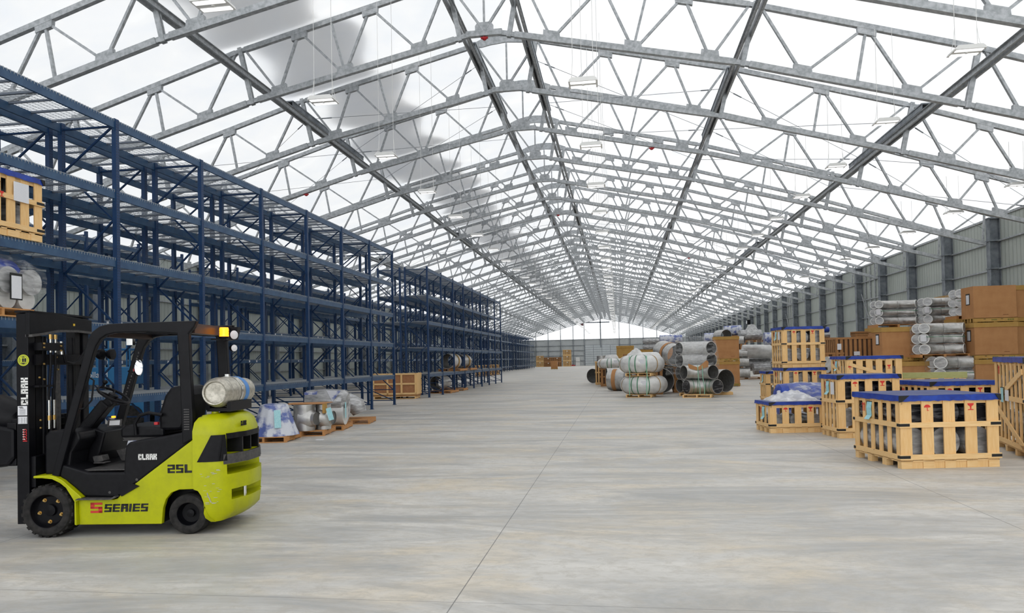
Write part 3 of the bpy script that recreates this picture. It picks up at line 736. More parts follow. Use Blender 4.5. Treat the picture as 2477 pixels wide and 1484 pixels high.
for y in (0, .80):
    o = wheel('front_wheel', 0, .268, .256, .25, .172, 22); o.location = (0, y, 0)
    if y == 0:
        mb = MB()
        for i in range(5):
            a = rad(20+72*i+30); mb.lathe([(.0,-.02),(.012,-.02),(.012,.0),(.02,.0),(.02,.012)], 8, RM(-PI/2,0,0,(.118*cos(a),.072,.268+.118*sin(a))) )
        mb.build('wheel_nut', M['brass'], o)
for y in (.06, .82):
    o = wheel('rear_wheel', 1.413, .203, .203, .17, .118, 0); o.location = (0, y, 0)
# mast
def vbar(name, x0, x1, y0, y1, z0, z1, mat=BM_, **k): return MB().box(x0,x1,y0,y1,z0,z1).build(name, mat, FL, **k)
for y in (.02, .93): vbar('mast_rail', -.31, -.185, y, y+.10, .14, 2.28, bevel=.006)
for y in (.15, .80): vbar('inner_mast_rail', -.30, -.20, y, y+.09, .16, 2.2)
for y in (.25, .72): MB().tube((-.22,y+.04,.2),(-.22,y+.04,2.05),.035,n=12).build('lift_cylinder', BM_, FL, smooth=True)
MB().tube((-.24,.53,.3),(-.24,.53,1.5),.045,n=12).build('lift_cylinder', BM_, FL, smooth=True)
MB().prism([(.0,2.30),(.35,2.295),(1.05,2.26),(1.05,2.10),(.75,2.11),(.45,2.10),(.2,2.06),(.0,2.03)], -.20, -.155, axis='x').build('mast_crosshead', BM_, FL, bevel=.006)
MB().prism([(.0,2.06),(.2,2.085),(.45,2.125),(.75,2.135),(1.05,2.125),(1.05,2.10),(.75,2.11),(.45,2.10),(.2,2.06),(.0,2.035)], -.20, -.13, axis='x').build('crosshead_lip', M['darkgrey'], FL)
vbar('mast_top_plate', -.31,-.155,.0,1.05,2.285,2.305)
vbar('mast_tie', -.31,-.14,.05,1.0,.50,.82, bevel=.01); vbar('mast_tie', -.30,-.16,.1,.95,1.75,1.86)
vbar('bracket_arm', -.19,-.10,.10,.45,1.90,1.98); vbar('bracket_arm', -.19,-.12,.08,.30,1.52,1.54)
mb = MB()
for k, y in enumerate((.28,.36)):
    mb.path([(-.13,y,2.02),(-.13,y,1.75),(-.14,y-.02,1.4),(-.13,y-.03,1.30),(-.13,y,1.05),(-.13,y,.82)], .013, 8)
mb.path([(-.12,.45,1.95),(-.11,.5,1.78),(-.11,.62,1.76),(-.1,.72,1.80),(-.08,.8,1.9)], .016, 8)
mb.build('hydraulic_hose', BK, FL, smooth=True)
mb = MB(); mb2 = MB()
for y in (.28,.36):
    mb.tube((-.13,y,1.88),(-.13,y,2.02),.016,n=10); mb2.tube((-.13,y,2.02),(-.13,y,2.07),.018,n=8)
    yy = y-.03; mb.tube((-.13,yy,1.22),(-.13,yy,1.38),.015,n=10); mb.tube((-.13,yy,1.08),(-.13,yy,1.17),.015,n=10); mb2.tube((-.13,yy,1.17),(-.13,yy,1.22),.018,n=8)
mb.tube((-.12,.45,1.86),(-.12,.44,2.0),.015,n=8)
mb.build('hose_fitting', M['chrome'], FL, smooth=True)
for y, z in ((.13,1.93),(.13,1.97),(.40,1.90),(.40,1.95),(.40,1.83),(.20,1.76),(.13,1.62),(.2,1.60),(.42,1.70),(.14,1.18),(.14,1.10),(.26,1.18),(.26,1.10)):
    mb2.lathe([(0,.012),(.009,.012),(.011,0)], 8, RM(0,PI/2,0,(-.10 if z > 1.85 else -.15,y,z)))
mb2.build('brass_fitting', M['brass'], FL, smooth=True)
for y in (.46,.50): MB().box(-.2,-.185,y,y+.02,.3,2.0).build('lift_chain', M['darkgrey'], FL)
# signs on the mast side
YS = .0185
mb = MB(); letters(mb, 'CLARK', -.19, 1.345, .285, .072, .016, vertical=True, t=.003); mb.build('mast_lettering', M['white'], FL)
mb = MB().lathe([(0,.003),(.058,.003),(.058,0)], 32, RM(PI/2,0,0,(-.235,.02,1.80))); s100 = mb.build('warranty_sticker', simple('sticker_yellow', (.55,.60,.03), .5), FL)
mb = MB().path([(-.235+.047*cos(2*PI*i/28), .0162, 1.80+.047*sin(2*PI*i/28)) for i in range(28)], .0016, 4, closed=True)
for x in (-.262,-.238,-.214): mb.box(x-.008 if x < -.25 else x-.010, x-.003 if x < -.25 else x+.010, .0155, .0175, 1.782, 1.82)
mb.add([(-.27,.0165,1.775),(-.2,.0165,1.775),(-.235,.0165,1.757)], [(0,1,2)]); mb.add([(-.26,.0165,1.828),(-.21,.0165,1.828),(-.235,.0165,1.840)], [(0,1,2)])
mb.build('sticker_print', M['black_flat'], s100)
mb = MB().box(-.295,-.20,.016,.02,1.24,1.335).build('notice_sheet', M['paper'], FL)
m2 = MB()
for i, z in enumerate((1.322,1.312)): m2.box(-.285+.01*i,-.245+.01*i,.0145,.016,z,z+.006)
for i in range(6): m2.box(-.28,-.215,.0145,.016,1.25+i*.010,1.2525+i*.010)
m2.build('notice_print', M['black_flat'], mb)
mb = MB().box(-.293,-.20,.016,.02,1.155,1.228).build('notice_sheet', M['paper'], FL)
m2 = MB()
for i in range(6): m2.box(-.288,-.205,.0145,.016,1.162+i*.011,1.1632+i*.011)
for x in (-.285,-.255,-.225,-.205): m2.box(x,x+.0012,.0145,.016,1.160,1.218)
m2.build('notice_print', M['darkgrey'], mb)
mb = MB(); mw = MB()
for i, z in enumerate((1.005,1.035,1.06,1.085)):
    mb.path([(-.222+.016*cos(2*PI*k/14), .015, z+.014*sin(2*PI*k/14)) for k in range(14)], .004, 4, closed=True)
for i in range(5): mw.box(-.245,-.222,.0135,.016,.995+i*.024,1.004+i*.024); 
mb.box(-.245,-.20,.0145,.016,.975,.985)
mb.build('hot_sticker', M['redp'], FL); mw.build('sticker_letters', M['white'], FL)
MB().box(-.154,-.150,.70,.73,2.18,2.205).build('arrow_sticker', simple('sticker_amber', (.7,.45,.03), .5), FL)
# carriage in front of the mast
MB().box(-.46,-.36,.08,.98,.72,.80).box(-.46,-.36,.08,.98,1.08,1.16).box(-.44,-.36,.12,.20,.72,1.2).box(-.44,-.36,.86,.94,.72,1.2).build('fork_carriage', BM_, FL, bevel=.01)
MB().prism([(-.60,.70),(-.43,.72),(-.36,.80),(-.36,1.10),(-.72,1.16),(-.95,1.10),(-.95,.76)], .05, .62).build('attachment_frame', BM_, FL, bevel=.03)
mb = MB().path([(-.95,.34,1.22),(-.72,.34,1.22),(-.52,.34,1.15),(-.42,.34,1.05)], [.22,.23,.18,.06], 16); mb.build('attachment_hood', M['black'], FL, smooth=True)

# cab
MB().prism([(-.08,.62),(-.08,1.03),(-.03,1.07),(.19,1.085),(.27,1.05),(.29,.98),(.20,.84),(.17,.62)], .10, .40).build('dashboard', BK, FL, bevel=.02)
MB().prism([(-.08,.62),(-.08,1.03),(-.03,1.07),(.25,1.06),(.36,1.02),(.30,.80),(.20,.62)], .42, .95).build('dashboard', BK, FL, bevel=.02)
MB().box(.13,.19,.09,.16,1.02,1.05).build('dash_label', M['black'], FL)
mb = MB().box(-.07,.07,-.005,.0,-.045,.045); o = mb.build('display_panel', M['darkgrey'], FL); o.location = (.36,.60,1.10); o.rotation_euler = (rad(-35),0,rad(20))
MB().box(-.05,.05,-.007,-.004,-.03,.03).build('display_screen', M['lamp'], o)
MB().bar((.06,.48,.98),(.36,.48,1.33),.15,.12).bar((.30,.48,1.28),(.42,.48,1.36),.11,.10).build('steering_column', BK, FL, bevel=.02)
ax = RM(0,rad(-58+90),0,(.42,.48,1.41)); mb = MB()
ring = [ax @ Vector((.165*cos(2*PI*i/28), .165*sin(2*PI*i/28), 0)) for i in range(28)]
mb.path(ring, .014, 8, closed=True)
for a in (0, 120, 240): mb.tube(ax @ Vector((0,0,-.02)), ax @ Vector((.16*cos(rad(a)), .16*sin(rad(a)), 0)), .014, n=6)
mb.lathe([(0,.02),(.05,.01),(.055,-.03),(.03,-.06)], 14, ax); o = mb.build('steering_wheel', BK, FL, smooth=True)
MB().tube(ax @ Vector((-.15,0,.0)), ax @ Vector((-.15,0,.05)), .012).lathe([(0,.10),(.022,.09),(.026,.07),(.015,.05)], 10, ax @ Matrix.Translation((-.15,0,0))).build('spinner_knob', BK, o, smooth=True)
MB().bar((.40,.52,1.30),(.52,.60,1.32),.02,.02).build('direction_lever', BK, FL)
MB().box(.44,.47,.40,.43,1.17,1.19).build('indicator', M['amber'], FL)
MB().box(.30,.42,.30,.42,.70,.712,).prism([(.42,.68),(.58,.70),(.46,.82),(.36,.80)], .62,.80).prism([(.28,.70),(.38,.72),(.36,.78),(.26,.77)], .35,.47).build('pedal', M['darkgrey'], FL, bevel=.006)
mb = MB(); mb.prism([(.60,.965),(.60,1.06),(.64,1.10),(.95,1.08),(1.06,1.06),(1.06,.965)], .28, .78); mb.build('seat', M['black'], FL, bevel=.03)
mb = MB(); mb.prism([(1.0,1.03),(1.0,1.22),(1.06,1.40),(1.12,1.48),(1.20,1.50),(1.30,1.495),(1.33,1.40),(1.30,1.15),(1.24,1.03)], .30, .76); mb.build('seat_back', M['black'], FL, bevel=.035)
mb = MB()
for i in range(4): mb.box(.62+.01*(i%2),1.05-.01*(i%2),.30,.76,.935+i*.012,.944+i*.012)
mb.build('suspension_bellows', M['darkgrey'], FL)
for y in (.26,.80): MB().path([(.78,y,1.0),(.77,y,1.12),(.82,y,1.20),(.92,y,1.225),(1.06,y,1.20)], .018, 8).build('hip_restraint', BK, FL, smooth=True)
mb = MB()
for i, x in enumerate((.82,.90,.97)):
    mb.tube((x,.84,1.05),(x+.01,.84,1.20+i*.02),.008); mb.lathe([(0,.03),(.02,.025),(.024,.0),(.012,-.02)], 10, RM(0,0,0,(x+.01,.84,1.22+i*.02)))
mb.build('hydraulic_lever', BK, FL, smooth=True)
MB().box(.84,1.08,.80,.92,.98,1.08).build('armrest', BK, FL, bevel=.02)
MB().box(.99,1.03,.22,.26,1.10,1.13).build('belt_buckle', M['redp'], FL, bevel=.004)
# mirror, lamps, beacon
mb = MB().path([(.30,.98,1.66),(.42,.98,1.72),(.44,.94,1.72)], .008, 6); mb.build('mirror_arm', BM_, FL)
mb = MB().lathe([(0,.006),(.050,.004),(.058,-.008)], 24, RM(PI/2-.1,0,rad(32),(.45,.93,1.70)) @ Matrix.Diagonal((.8,1.65,1,1))); mb.build('mirror', M['mirror'], FL, smooth=True)
for x, y, z, nm in ((.13,.93,1.86,'far'),(.05,.86,1.86,'near')):
    mb = MB().lathe([(0,-.04),(.04,-.035),(.062,0),(.062,.03),(.0,.032)], 16, RM(0,PI/2,0,(x,y,z))); mb.build('work_lamp', BM_, FL, smooth=True)
MB().box(.33,.40,.90,.96,1.96,2.06).build('camera_bracket', M['chrome'], FL)
mb = MB(); n_ = 0
for i in range(16):
    q = i/15; mb.box(.29+.16*q-.008,.29+.16*q+.008,.936,.942,1.36+.5*q,1.37+.5*q+.012*(i % 2))
mb.build('warning_label', M['darkgrey'], FL); MB().box(.385,.41,.935,.942,1.66,1.69).build('warning_label', M['redp'], FL)
mb = MB().lathe([(.050,0),(.055,.01),(.055,.02)], 20, RM(0,0,0,(1.57,.62,2.00))); mb.box(1.45,1.62,.56,.68,1.985,2.0); mb.build('beacon_base', BM_, FL)
bc = MB().lathe([(.048,.02),(.050,.03),(.047,.05),(.050,.06),(.047,.08),(.050,.09),(.047,.11),(.044,.12),(0,.122)], 24, RM(0,0,0,(1.57,.62,2.00))).build('beacon', M['amber'], FL, smooth=True)
for z, r in ((2.05,.055),(1.90,.042)):
    mb = MB().lathe([(0,-.05),(r*.8,-.04),(r,0),(r,.01)], 20, RM(0,PI/2,rad(-35),(1.56,.90,z))); o = mb.build('rear_lamp', BM_, FL, smooth=True)
    MB().lathe([(r*.9,.011),(r*.5,.018),(0,.02)], 20, RM(0,PI/2,rad(-35),(1.56,.90,z))).build('lamp_lens', M['lamp'], o, smooth=True)
MB().prism([(1.42,2.14),(1.60,2.14),(1.56,2.0),(1.42,1.98)], .93, 1.02).build('guard_fin', BM_, FL)
# gas tank lying across the counterweight: own thing
TK = thing('gas_tank', 'silver propane gas tank strapped across the back of the forklift', 'gas tank', (0,0,0)); 
TM = Matrix.Translation((-5.74, 6.52, 0)) @ Matrix.Rotation(math.atan2(.1266,.992), 4, 'Z')
TK.matrix_world = TM @ Matrix.Translation((1.66,.16,1.425))
pr = [(0,.02),(.08,.012),(.105,.012),(.112,-.012),(.125,-.016),(.135,.0),(.148,.03),(.155,.06),(.158,.10),(.150,.115),(.156,.13),(.158,.22),(.158,.27),(.152,.28),(.158,.29),(.158,.50),(.150,.56),(.12,.61),(.06,.63),(.04,.66),(0,.66)]
mb = MB().lathe(pr, 40, RM(-PI/2,0,0)); mb.build('cylinder', M['tanksteel'], TK, smooth=True)
MB().lathe([(.135,.58),(.137,.58),(.137,.74),(.132,.74),(.132,.58)], 36, RM(-PI/2,0,0), cap=False).build('collar', M['tanksteel'], TK, smooth=True)
MB().lathe([(.1595,.42),(.1595,.52)], 36, RM(-PI/2,0,0), cap=False).build('blue_band', simple('tank_blue', (.06,.22,.55), .5), TK, smooth=True)
MB().lathe([(.162,.30),(.164,.30),(.164,.345),(.162,.345)], 36, RM(-PI/2,0,0), cap=False).build('tank_strap', M['chrome'], TK, smooth=True)
MB().box(-.02,.02,.30,.345,.155,.185).bar((.10,.32,.14),(.165,.32,.06),.03,.02).build('strap_buckle', M['chrome'], TK)
MB().box(-.13,.13,.10,.60,-.20,-.165).box(-.14,-.10,.1,.6,-.185,-.10).box(.10,.14,.05,.62,-.20,-.10).build('tank_cradle', BM_, FL).matrix_local = Matrix.Translation((1.66,.16,1.425))
mb = MB(); 
for x, y in ((1.60,.30),(1.72,.66)): mb.lathe([(.04,1.18),(.035,1.225),(.03,1.225)], 12, RM(0,0,0,(x,y,0)))
mb.build('cradle_foot', LM, FL)
# water bottle on the dash
BT = thing('water_bottle', 'small clear water bottle with green label on the forklift dashboard', 'bottle'); BT.matrix_world = TM @ Matrix.Translation((.12,.20,1.088))
mg, nt_, bb = newmat('clear_plastic'); bb.inputs['Base Color'].default_value = (.8,.85,.9,1); bb.inputs['Roughness'].default_value = .08; bb.inputs['Alpha'].default_value = .35; M['clear'] = mg
MB().lathe([(.026,0),(.030,.008),(.030,.06),(.028,.075),(.016,.10),(.011,.108),(.011,.115)], 18).build('bottle_body', M['clear'], BT, smooth=True)
MB().lathe([(.0305,.012),(.0305,.03)], 18, cap=False).build('green_label', simple('label_green', (.12,.55,.05), .5), BT)
MB().lathe([(.0305,.03),(.0305,.045)], 18, cap=False).build('blue_label', simple('label_blue', (.02,.08,.35), .5), BT)
MB().lathe([(.013,.113),(.013,.128),(0,.129)], 14).build('cap', M['white'], BT)
# ------------------------------------------------------------------ cargo
def pallet(name, label, w, d, loc, rz, mat=None, h=.13, group=None, open_front=True, cat='pallet'):
    """origin at the near left bottom corner; x along the front, y going back"""
    mat = mat or M['pallet']; t = thing(name, label, cat, loc, rz, group)
    n = max(4, int(d/.17)); 
    for i in range(n):
        y = i*(d-.10)/(n-1); MB().box(0,w,y,y+.10,h-.02,h).build('deck_board', mat, t)
    for i in range(3):
        x = i*(w-.05)/2
        mb = MB()
        if open_front: mb.prism([(0,.02),(d,.02),(d,h-.02),(0,h-.02)], x, x+.05, axis='x')
        mb.build('stringer', mat, t)
    for y in (0, d/2-.05, d-.10): MB().box(0,w,y,y+.10,0,.02).build('bottom_board', mat, t)
    return t
def quick_pallet(mb, w, d, h=.13, z0=0, n=6):
    for i in range(n): y = i*(d-.10)/(n-1); mb.box(0,w,y,y+.10,z0+h-.02,z0+h)
    for x in (0, w/2-.045, w-.09): mb.box(x,x+.09,0,d,z0+.0,z0+h-.02)
def umbrella(mb, s, y):
    mb.prism([(s*cos(rad(a))*.5, .1*s+s*.42*sin(rad(a))) for a in range(0, 181, 20)]+[(-.38*s,.02*s),(-.25*s,.10*s),(-.1*s,.04*s),(.08*s,.10*s),(.24*s,.03*s),(.38*s,.10*s)], y, y+.002)
    mb.prism([(-.05*s,.1*s),(.05*s,.1*s),(.05*s,-.36*s),(.24*s,-.36*s),(.24*s,-.44*s),(-.05*s,-.44*s)], y, y+.002)
def goblet(mb, s, y):
    mb.prism([(-.48*s,.5*s),(.48*s,.5*s),(.40*s,.22*s),(.14*s,.08*s),(.07*s,-.34*s),(.42*s,-.38*s),(.42*s,-.48*s),(-.42*s,-.48*s),(-.42*s,-.38*s),(-.07*s,-.34*s),(-.14*s,.08*s),(-.40*s,.22*s)], y, y+.002)
def arrows(mb, s, x):
    for o in (-.22, .12):
        mb.prism([(o*s,-.5*s),((o+.1)*s,-.5*s),((o+.1)*s,.2*s),((o+.2)*s,.2*s),((o+.05)*s,.5*s),((o-.1)*s,.2*s),(o*s,.2*s)], x, x+.002, axis='x')
def shifted(fn, dx, dz, s, y):
    mb = MB(); fn(mb, s, y); mb.v = [(a+dx, b, c+dz) for a, b, c in mb.v]; return mb
def crate(label, w, d, h, loc, rz, nf=5, ns=5, mid=True, lid=True, marks=True, diag=False, sdiag=False, tagc=None, sheet=False, bh=.10, group='slatted wooden crates with blue covers', lidh=.085, fill=True, filldark=False, ft=True, name='slatted_crate', up=M['pine'], hz=M['pineh'], metal=True):
    """origin at the near left bottom corner"""
    t = thing(name, label, 'crate', loc, rz, group); sw = w*.117 if nf < 7 else .15
    # skid
    for i in range(9 if w > 1.2 else 7):
        n = 9 if w > 1.2 else 7; x = i*(w-.0)/n; o = -.0 if i % 2 == 0 else .012
        MB().box(x, x+w/n-.002, o, .10, 0, bh-.004).build('skid_block', hz if i % 2 == 0 else M['pallet'] if up is M['brownwood'] else up, t)
    for y in [d*q for q in (.0, .3, .62)]:
        MB().box(.0,.10, y+.11 if y == 0 else y, min(d, y+.12+(.0 if y else .02)), 0, bh-.004).build('skid_block', hz, t) if y else None
    MB().box(.0,.10, d-.10, d, 0, bh-.004).build('skid_block', hz, t); MB().box(w-.10,w,.11,d,0,bh-.004).build('skid_block', hz, t)
    MB().box(.0,w,.0,d,bh-.004,bh+.018).build('base_panel', hz, t)
    z0, z1 = bh+.0, h-.01
    for i in range(nf):
        x = i*(w-sw)/(nf-1); MB().box(x, x+sw, .0, .02, z0, z1).build('slat', up, t)
        MB().box(x, x+sw, d-.02, d, z0, z1).build('slat', up, t)
    s2 = .09
    for i in range(ns):
        y = .03+i*(d-s2-.06)/(ns-1)
        MB().box(.0, .02, y, y+s2, z0, z1).build('slat', up, t); MB().box(w-.02, w, y, y+s2, z0, z1).build('slat', up, t)
    rails = [bh+.03]+([bh+(h-bh)*.52] if mid else [])
    for z in rails+[h-.12]:
        hh = .075; top = z > h-.15
        MB().box(-.0 if top else -.022, w+(0 if top else .022), -.022 if not top else .021, 0 if not top else .04, z, z+hh).build('rail', hz, t)
        MB().box(-.022 if not top else .021, 0 if not top else .04, .0, d, z, z+hh).build('rail', hz, t)
        MB().box(w, w+.02, 0, d, z, z+hh).build('rail', hz, t) if not top else None
        if metal and not top:
            MB().box(-.025,.125,-.026,-.022,z+.02,z+.06).box(-.026,-.022,-.024,.05,z+.02,z+.06).build('corner_strap', M['black_flat'], t)
            MB().box(w-.13,w+.022,-.026,-.022,z+.02,z+.06).build('corner_strap', M['black_flat'], t)
            MB().box(-.026,-.022,d-.06,d+.002,z+.02,z+.06).build('corner_strap', M['black_flat'], t)
    if diag: MB().bar((.06,-.012,h-.20),(w-.10,-.012,h-.62),.018,.09,up=(0,0,1)).build('diagonal_brace', hz, t)
    if sdiag: MB().bar((-.012,.06,h-.62),(-.012,d-.06,h-.2),.018,.09,up=(0,0,1)).build('diagonal_brace', hz, t)
    if lid:
        r = random.Random(int(abs(loc[0])*100)); nx = 26; mb = MB(); vs = []; fs = []
        e = .02; per = [(-e+(w+2*e)*i/nx, -e) for i in range(nx)]+[(w+e, -e+(d+2*e)*i/18) for i in range(18)]+[(w+e-(w+2*e)*i/nx, d+e) for i in range(nx)]+[(-e, d+e-(d+2*e)*i/18) for i in range(18)]
        n = len(per)
        for k in range(4):
            for i, (x, y) in enumerate(per):
                cx, cy_ = x-w/2, y-d/2; o = (r.random()-.3)*.010*k
                q = 1+(.0 if k == 0 else o/max(w, d)); dz = (r.random()-.5)*.014 if k == 3 else 0
                vs.append((w/2+cx*q, d/2+cy_*q, h+.012-lidh*k/3+dz))
        for k in range(3):
            for i in range(n): fs.append((k*n+i, k*n+(i+1) % n, (k+1)*n+(i+1) % n, (k+1)*n+i))
        mb.add(vs, fs); lo = mb.build('tarp_cover', M['tarp'], t, smooth=True)
        MB().box(-e,w+e,-e,d+e,h+.004,h+.014).build('cover_top', M['tarptop'], lo)
        if metal:
            mb = MB()
            mb.prism([(-.028,h+.008),(.13,h+.012),(.02,h-lidh*.92),(-.028,h-lidh*1.02)], -e-.014, -e-.009)
            mb.build('corner_guard', M['black_flat'], lo); mb = MB()
            mb.prism([(w+.028,h+.008),(w-.06,h+.012),(w+.0,h-lidh*.92),(w+.028,h-lidh*.95)], -e-.014, -e-.009)
            mb.prism([(-e-.014,h+.008),(.03,h+.008),(-e-.014,h-lidh)], -e-.013, -e-.008, axis='x') if False else None
            mb.build('corner_guard', M['black_flat'], lo)
    if marks:
        xs = [i*(w-sw)/(nf-1)+sw/2 for i in range(nf)]; zz = h-lidh-.09-(.12 if diag else 0)
        shifted(umbrella, xs[1] if not diag else xs[0], zz, .095, -.003).build('umbrella_stencil', M['red'], t)
        shifted(goblet, xs[-2], zz+.005, .10, -.003).build('goblet_stencil', M['red'], t)
        mb = MB(); arrows(mb, .14, -.006); i = ns-2; y = .03+i*(d-s2-.06)/(ns-1)+s2/2
        mb.v = [(a, b+y, c+h-lidh-.12) for a, b, c in mb.v]; mb.build('arrow_stencil', M['red'], t)
    if tagc:
        y = .03+(ns-3)*(d-s2-.06)/(ns-1); z = h-lidh-.03
        pts = [(y+.17, z), (y+.02, z), (y+.01, z-.27), (y+.10, z-.27)]
        mb = MB(); z4 = (z, z-.10, z-.22, z-.28); xo = (-.004, -.022, -.014, -.06)
        for k in range(3):
            mb.add([(xo[k], y+.03, z4[k]), (xo[k], y+.17, z4[k]), (xo[k+1], y+.17, z4[k+1]), (xo[k+1], y+.03, z4[k+1])], [(0,1,2,3)])
        o = mb.build('document_tag', M[tagc], t)
        sm = o.modifiers.new('s', 'SOLIDIFY'); sm.thickness = .004
        MB().box(-.01,-.0,y+.02,y+.18,z-.006,z+.004).build('tag_clip', M['black_flat'], t)
    if sheet:
        y = .03+(ns-4)*(d-s2-.06)/(ns-1); MB().box(-.006,-.001,max(.02, y-.02),y+.14,h-lidh-.30,h-lidh-.05).build('document_sheet', M['paper'], t)
    if fill:
        m = M['fitdark'] if filldark else M['greywrap']; k = thing('wrapped_pipe_fitting', 'wrapped fittings inside the '+' '.join(label.split(',')[0].replace('slatted ', '').split()[:12]), 'pipe fitting', loc, rz, 'fittings inside the crates')
        k.matrix_world = Matrix.Translation(loc) @ Matrix.Rotation(rz, 4, 'Z')
        rr = min(.30, (h-bh)*.24); nn = 3 if w > 1.0 else 2; hh = h-bh
        for i in range(nn):
            cx = (i+.5)*w/nn
            for q in ((0, 1) if hh > .6 else (0,)):
                mb = MB(); mb.path([(cx, .12, bh+.03+rr*1.0+q*hh*.46),(cx, d*.5, bh+.03+rr*1.0+q*hh*.46),(cx, d-.12, bh+.03+rr+q*hh*.46)], min(rr, w/nn*.46), 18)
                mb.build('fitting', m if q else M['greywrap'], k, smooth=True)
    return t
DG = rad(9.6)
crate('nearest slatted pine crate, low and wide with a flat blue cover, right foreground', 1.445, 1.33, 1.05, (4.02,11.14,0), DG, 5, 6, tagc='paperblue', filldark=True, group=None)
crate('low slatted crate with torn white plastic heaped on top, nearest the aisle', 1.215, .90, .66, (3.22,16.21,0), rad(8), 5, 4, mid=False, lid=True, tagc='paperblue', lidh=.07, group=None)
crate('tall slatted crate just left behind the nearest crate, blue cover', 1.22, .82, 1.25, (4.32,15.14,0), rad(7), 5, 5, tagc='paperblue', sheet=True, filldark=True, group=None)
crate('lower slatted crate of the two high stack, blue cover, behind the white plastic', 1.30, 1.05, 1.265, (5.12,23.47,0), rad(6), 5, 5, sheet=True, group=None)
crate('upper slatted crate of the two high stack, highest blue cover', 1.30, 1.05, 1.27, (5.10,23.49,1.282), rad(6), 5, 5, tagc='paperblue', sheet=True, group=None)
crate('small slatted crate left behind the two high crate stack, partly hidden', 1.2, .9, 1.10, (5.20,26.6,0), rad(3), 5, 5, tagc='paperblue', group=None)
crate('slatted crate with a diagonal brace on its front, behind the tall crate', 1.46, 1.1, 1.60, (6.12,20.6,0), rad(5), 6, 6, diag=True, sdiag=True, tagc='paperblue', group=None)
crate('wide slatted crate with dusty blue cover right behind the nearest crate', 1.36, 1.25, 1.09, (6.02,15.1,0), rad(9), 5, 6, filldark=True, group=None)
c8 = crate('tall slatted crate with diagonal braces cut off by the right edge', 1.6, 1.85, 1.56, (6.13,12.0,0), rad(-13.6), 6, 8, sdiag=False, tagc=None, group=None)
for a, b in (((1.80,.80),(.10,1.35)),((1.78,.74),(.05,.16))): MB().bar((-.012,a[0],a[1]),(-.012,b[0],b[1]),.02,.09,up=(0,0,1)).build('diagonal_brace', M['pineh'], c8)
o = MB().box(-.05,-.045,1.10,1.26,.82,1.06).build('document_tag', M['paperblue'], c8); MB().box(-.052,-.03,1.09,1.27,1.06,1.07).build('tag_clip', M['black_flat'], c8)
MB().box(-.03,-.025,.85,1.07,.85,1.03).build('document_sheet', M['paper'], c8)
# torn plastic heaped on the low crate and blue bale behind it
def sheet_heap(name, label, cat, w, d, hgt, loc, rz, mat, seed, n=26, group=None):
    r = random.Random(seed); mb = MB(); vs = []; fs = []
    ph = [r.random()*6 for _ in range(6)]
    for i in range(n+1):
        for j in range(n+1):
            a, b = i/n*2-1, j/n*2-1; e = max(0, 1-abs(a)**2.2)*max(0, 1-abs(b)**2.5)
            z = hgt*e**.6*(.75+.25*sin(3*a+ph[0])*cos(2*b+ph[1]))+.018*sin(9*a+7*b+ph[2])*e**.3+.012*sin(17*a-11*b+ph[3])*e**.3
            vs.append(((a+1)/2*w, (b+1)/2*d, max(0, z)))
    for i in range(n):
        for j in range(n): fs.append((i*(n+1)+j, (i+1)*(n+1)+j, (i+1)*(n+1)+j+1, i*(n+1)+j+1))
    mb.add(vs, fs); o = mb.build(name, mat, None, smooth=True); o.location = loc; o.rotation_euler = (0,0,rz); return tag(o, label, cat, group)
M['sheet'] = film('crumpled_white_sheet', (.55,.95), (.80,.80,.80), 5)
sheet_heap('plastic_sheet', 'crumpled white plastic sheet heaped on the low crate beside the aisle', 'plastic sheet', 1.05, .72, .22, (3.33,16.35,.672), rad(8), M['sheet'], 4)
p = pallet('pallet', 'pallet under the blue wrapped bundle behind the low crate', 1.2, .9, (4.0,18.6,0), rad(6), M['pine'])
t = thing('wrapped_bundle', 'bright blue tarp bundle under loose clear film, behind the low crate', 'bundle', (4.0,18.6,.13), rad(6))
MB().path([(.0,.45,.42),(.06,.45,.42),(.6,.45,.43),(1.35,.45,.42),(1.4,.45,.42)], [.30,.40,.42,.40,.3], 20).build('tarp', M['tarp'], t, smooth=True)
MB().box(.05,1.3,.1,.8,0,.2).build('wrapped_base', M['bluewrap'], t)
MB().path([(.25,.45,.42),(.6,.45,.44),(1.46,.45,.42)], [.425,.435,.42], 20, caps=False).build('loose_film', M['film'], t, smooth=True)
MB().path([(-.02,.2,.65),(-.05,.05,.4),(-.02,.02,.2)], [.05,.06,.03], 8).build('torn_film', M['sheet'], t, smooth=True)

M['darkin'] = simple('dark_gap_shade', (.07,.03,.012), .8)  # shade between slats and in hand holes is put into this colour
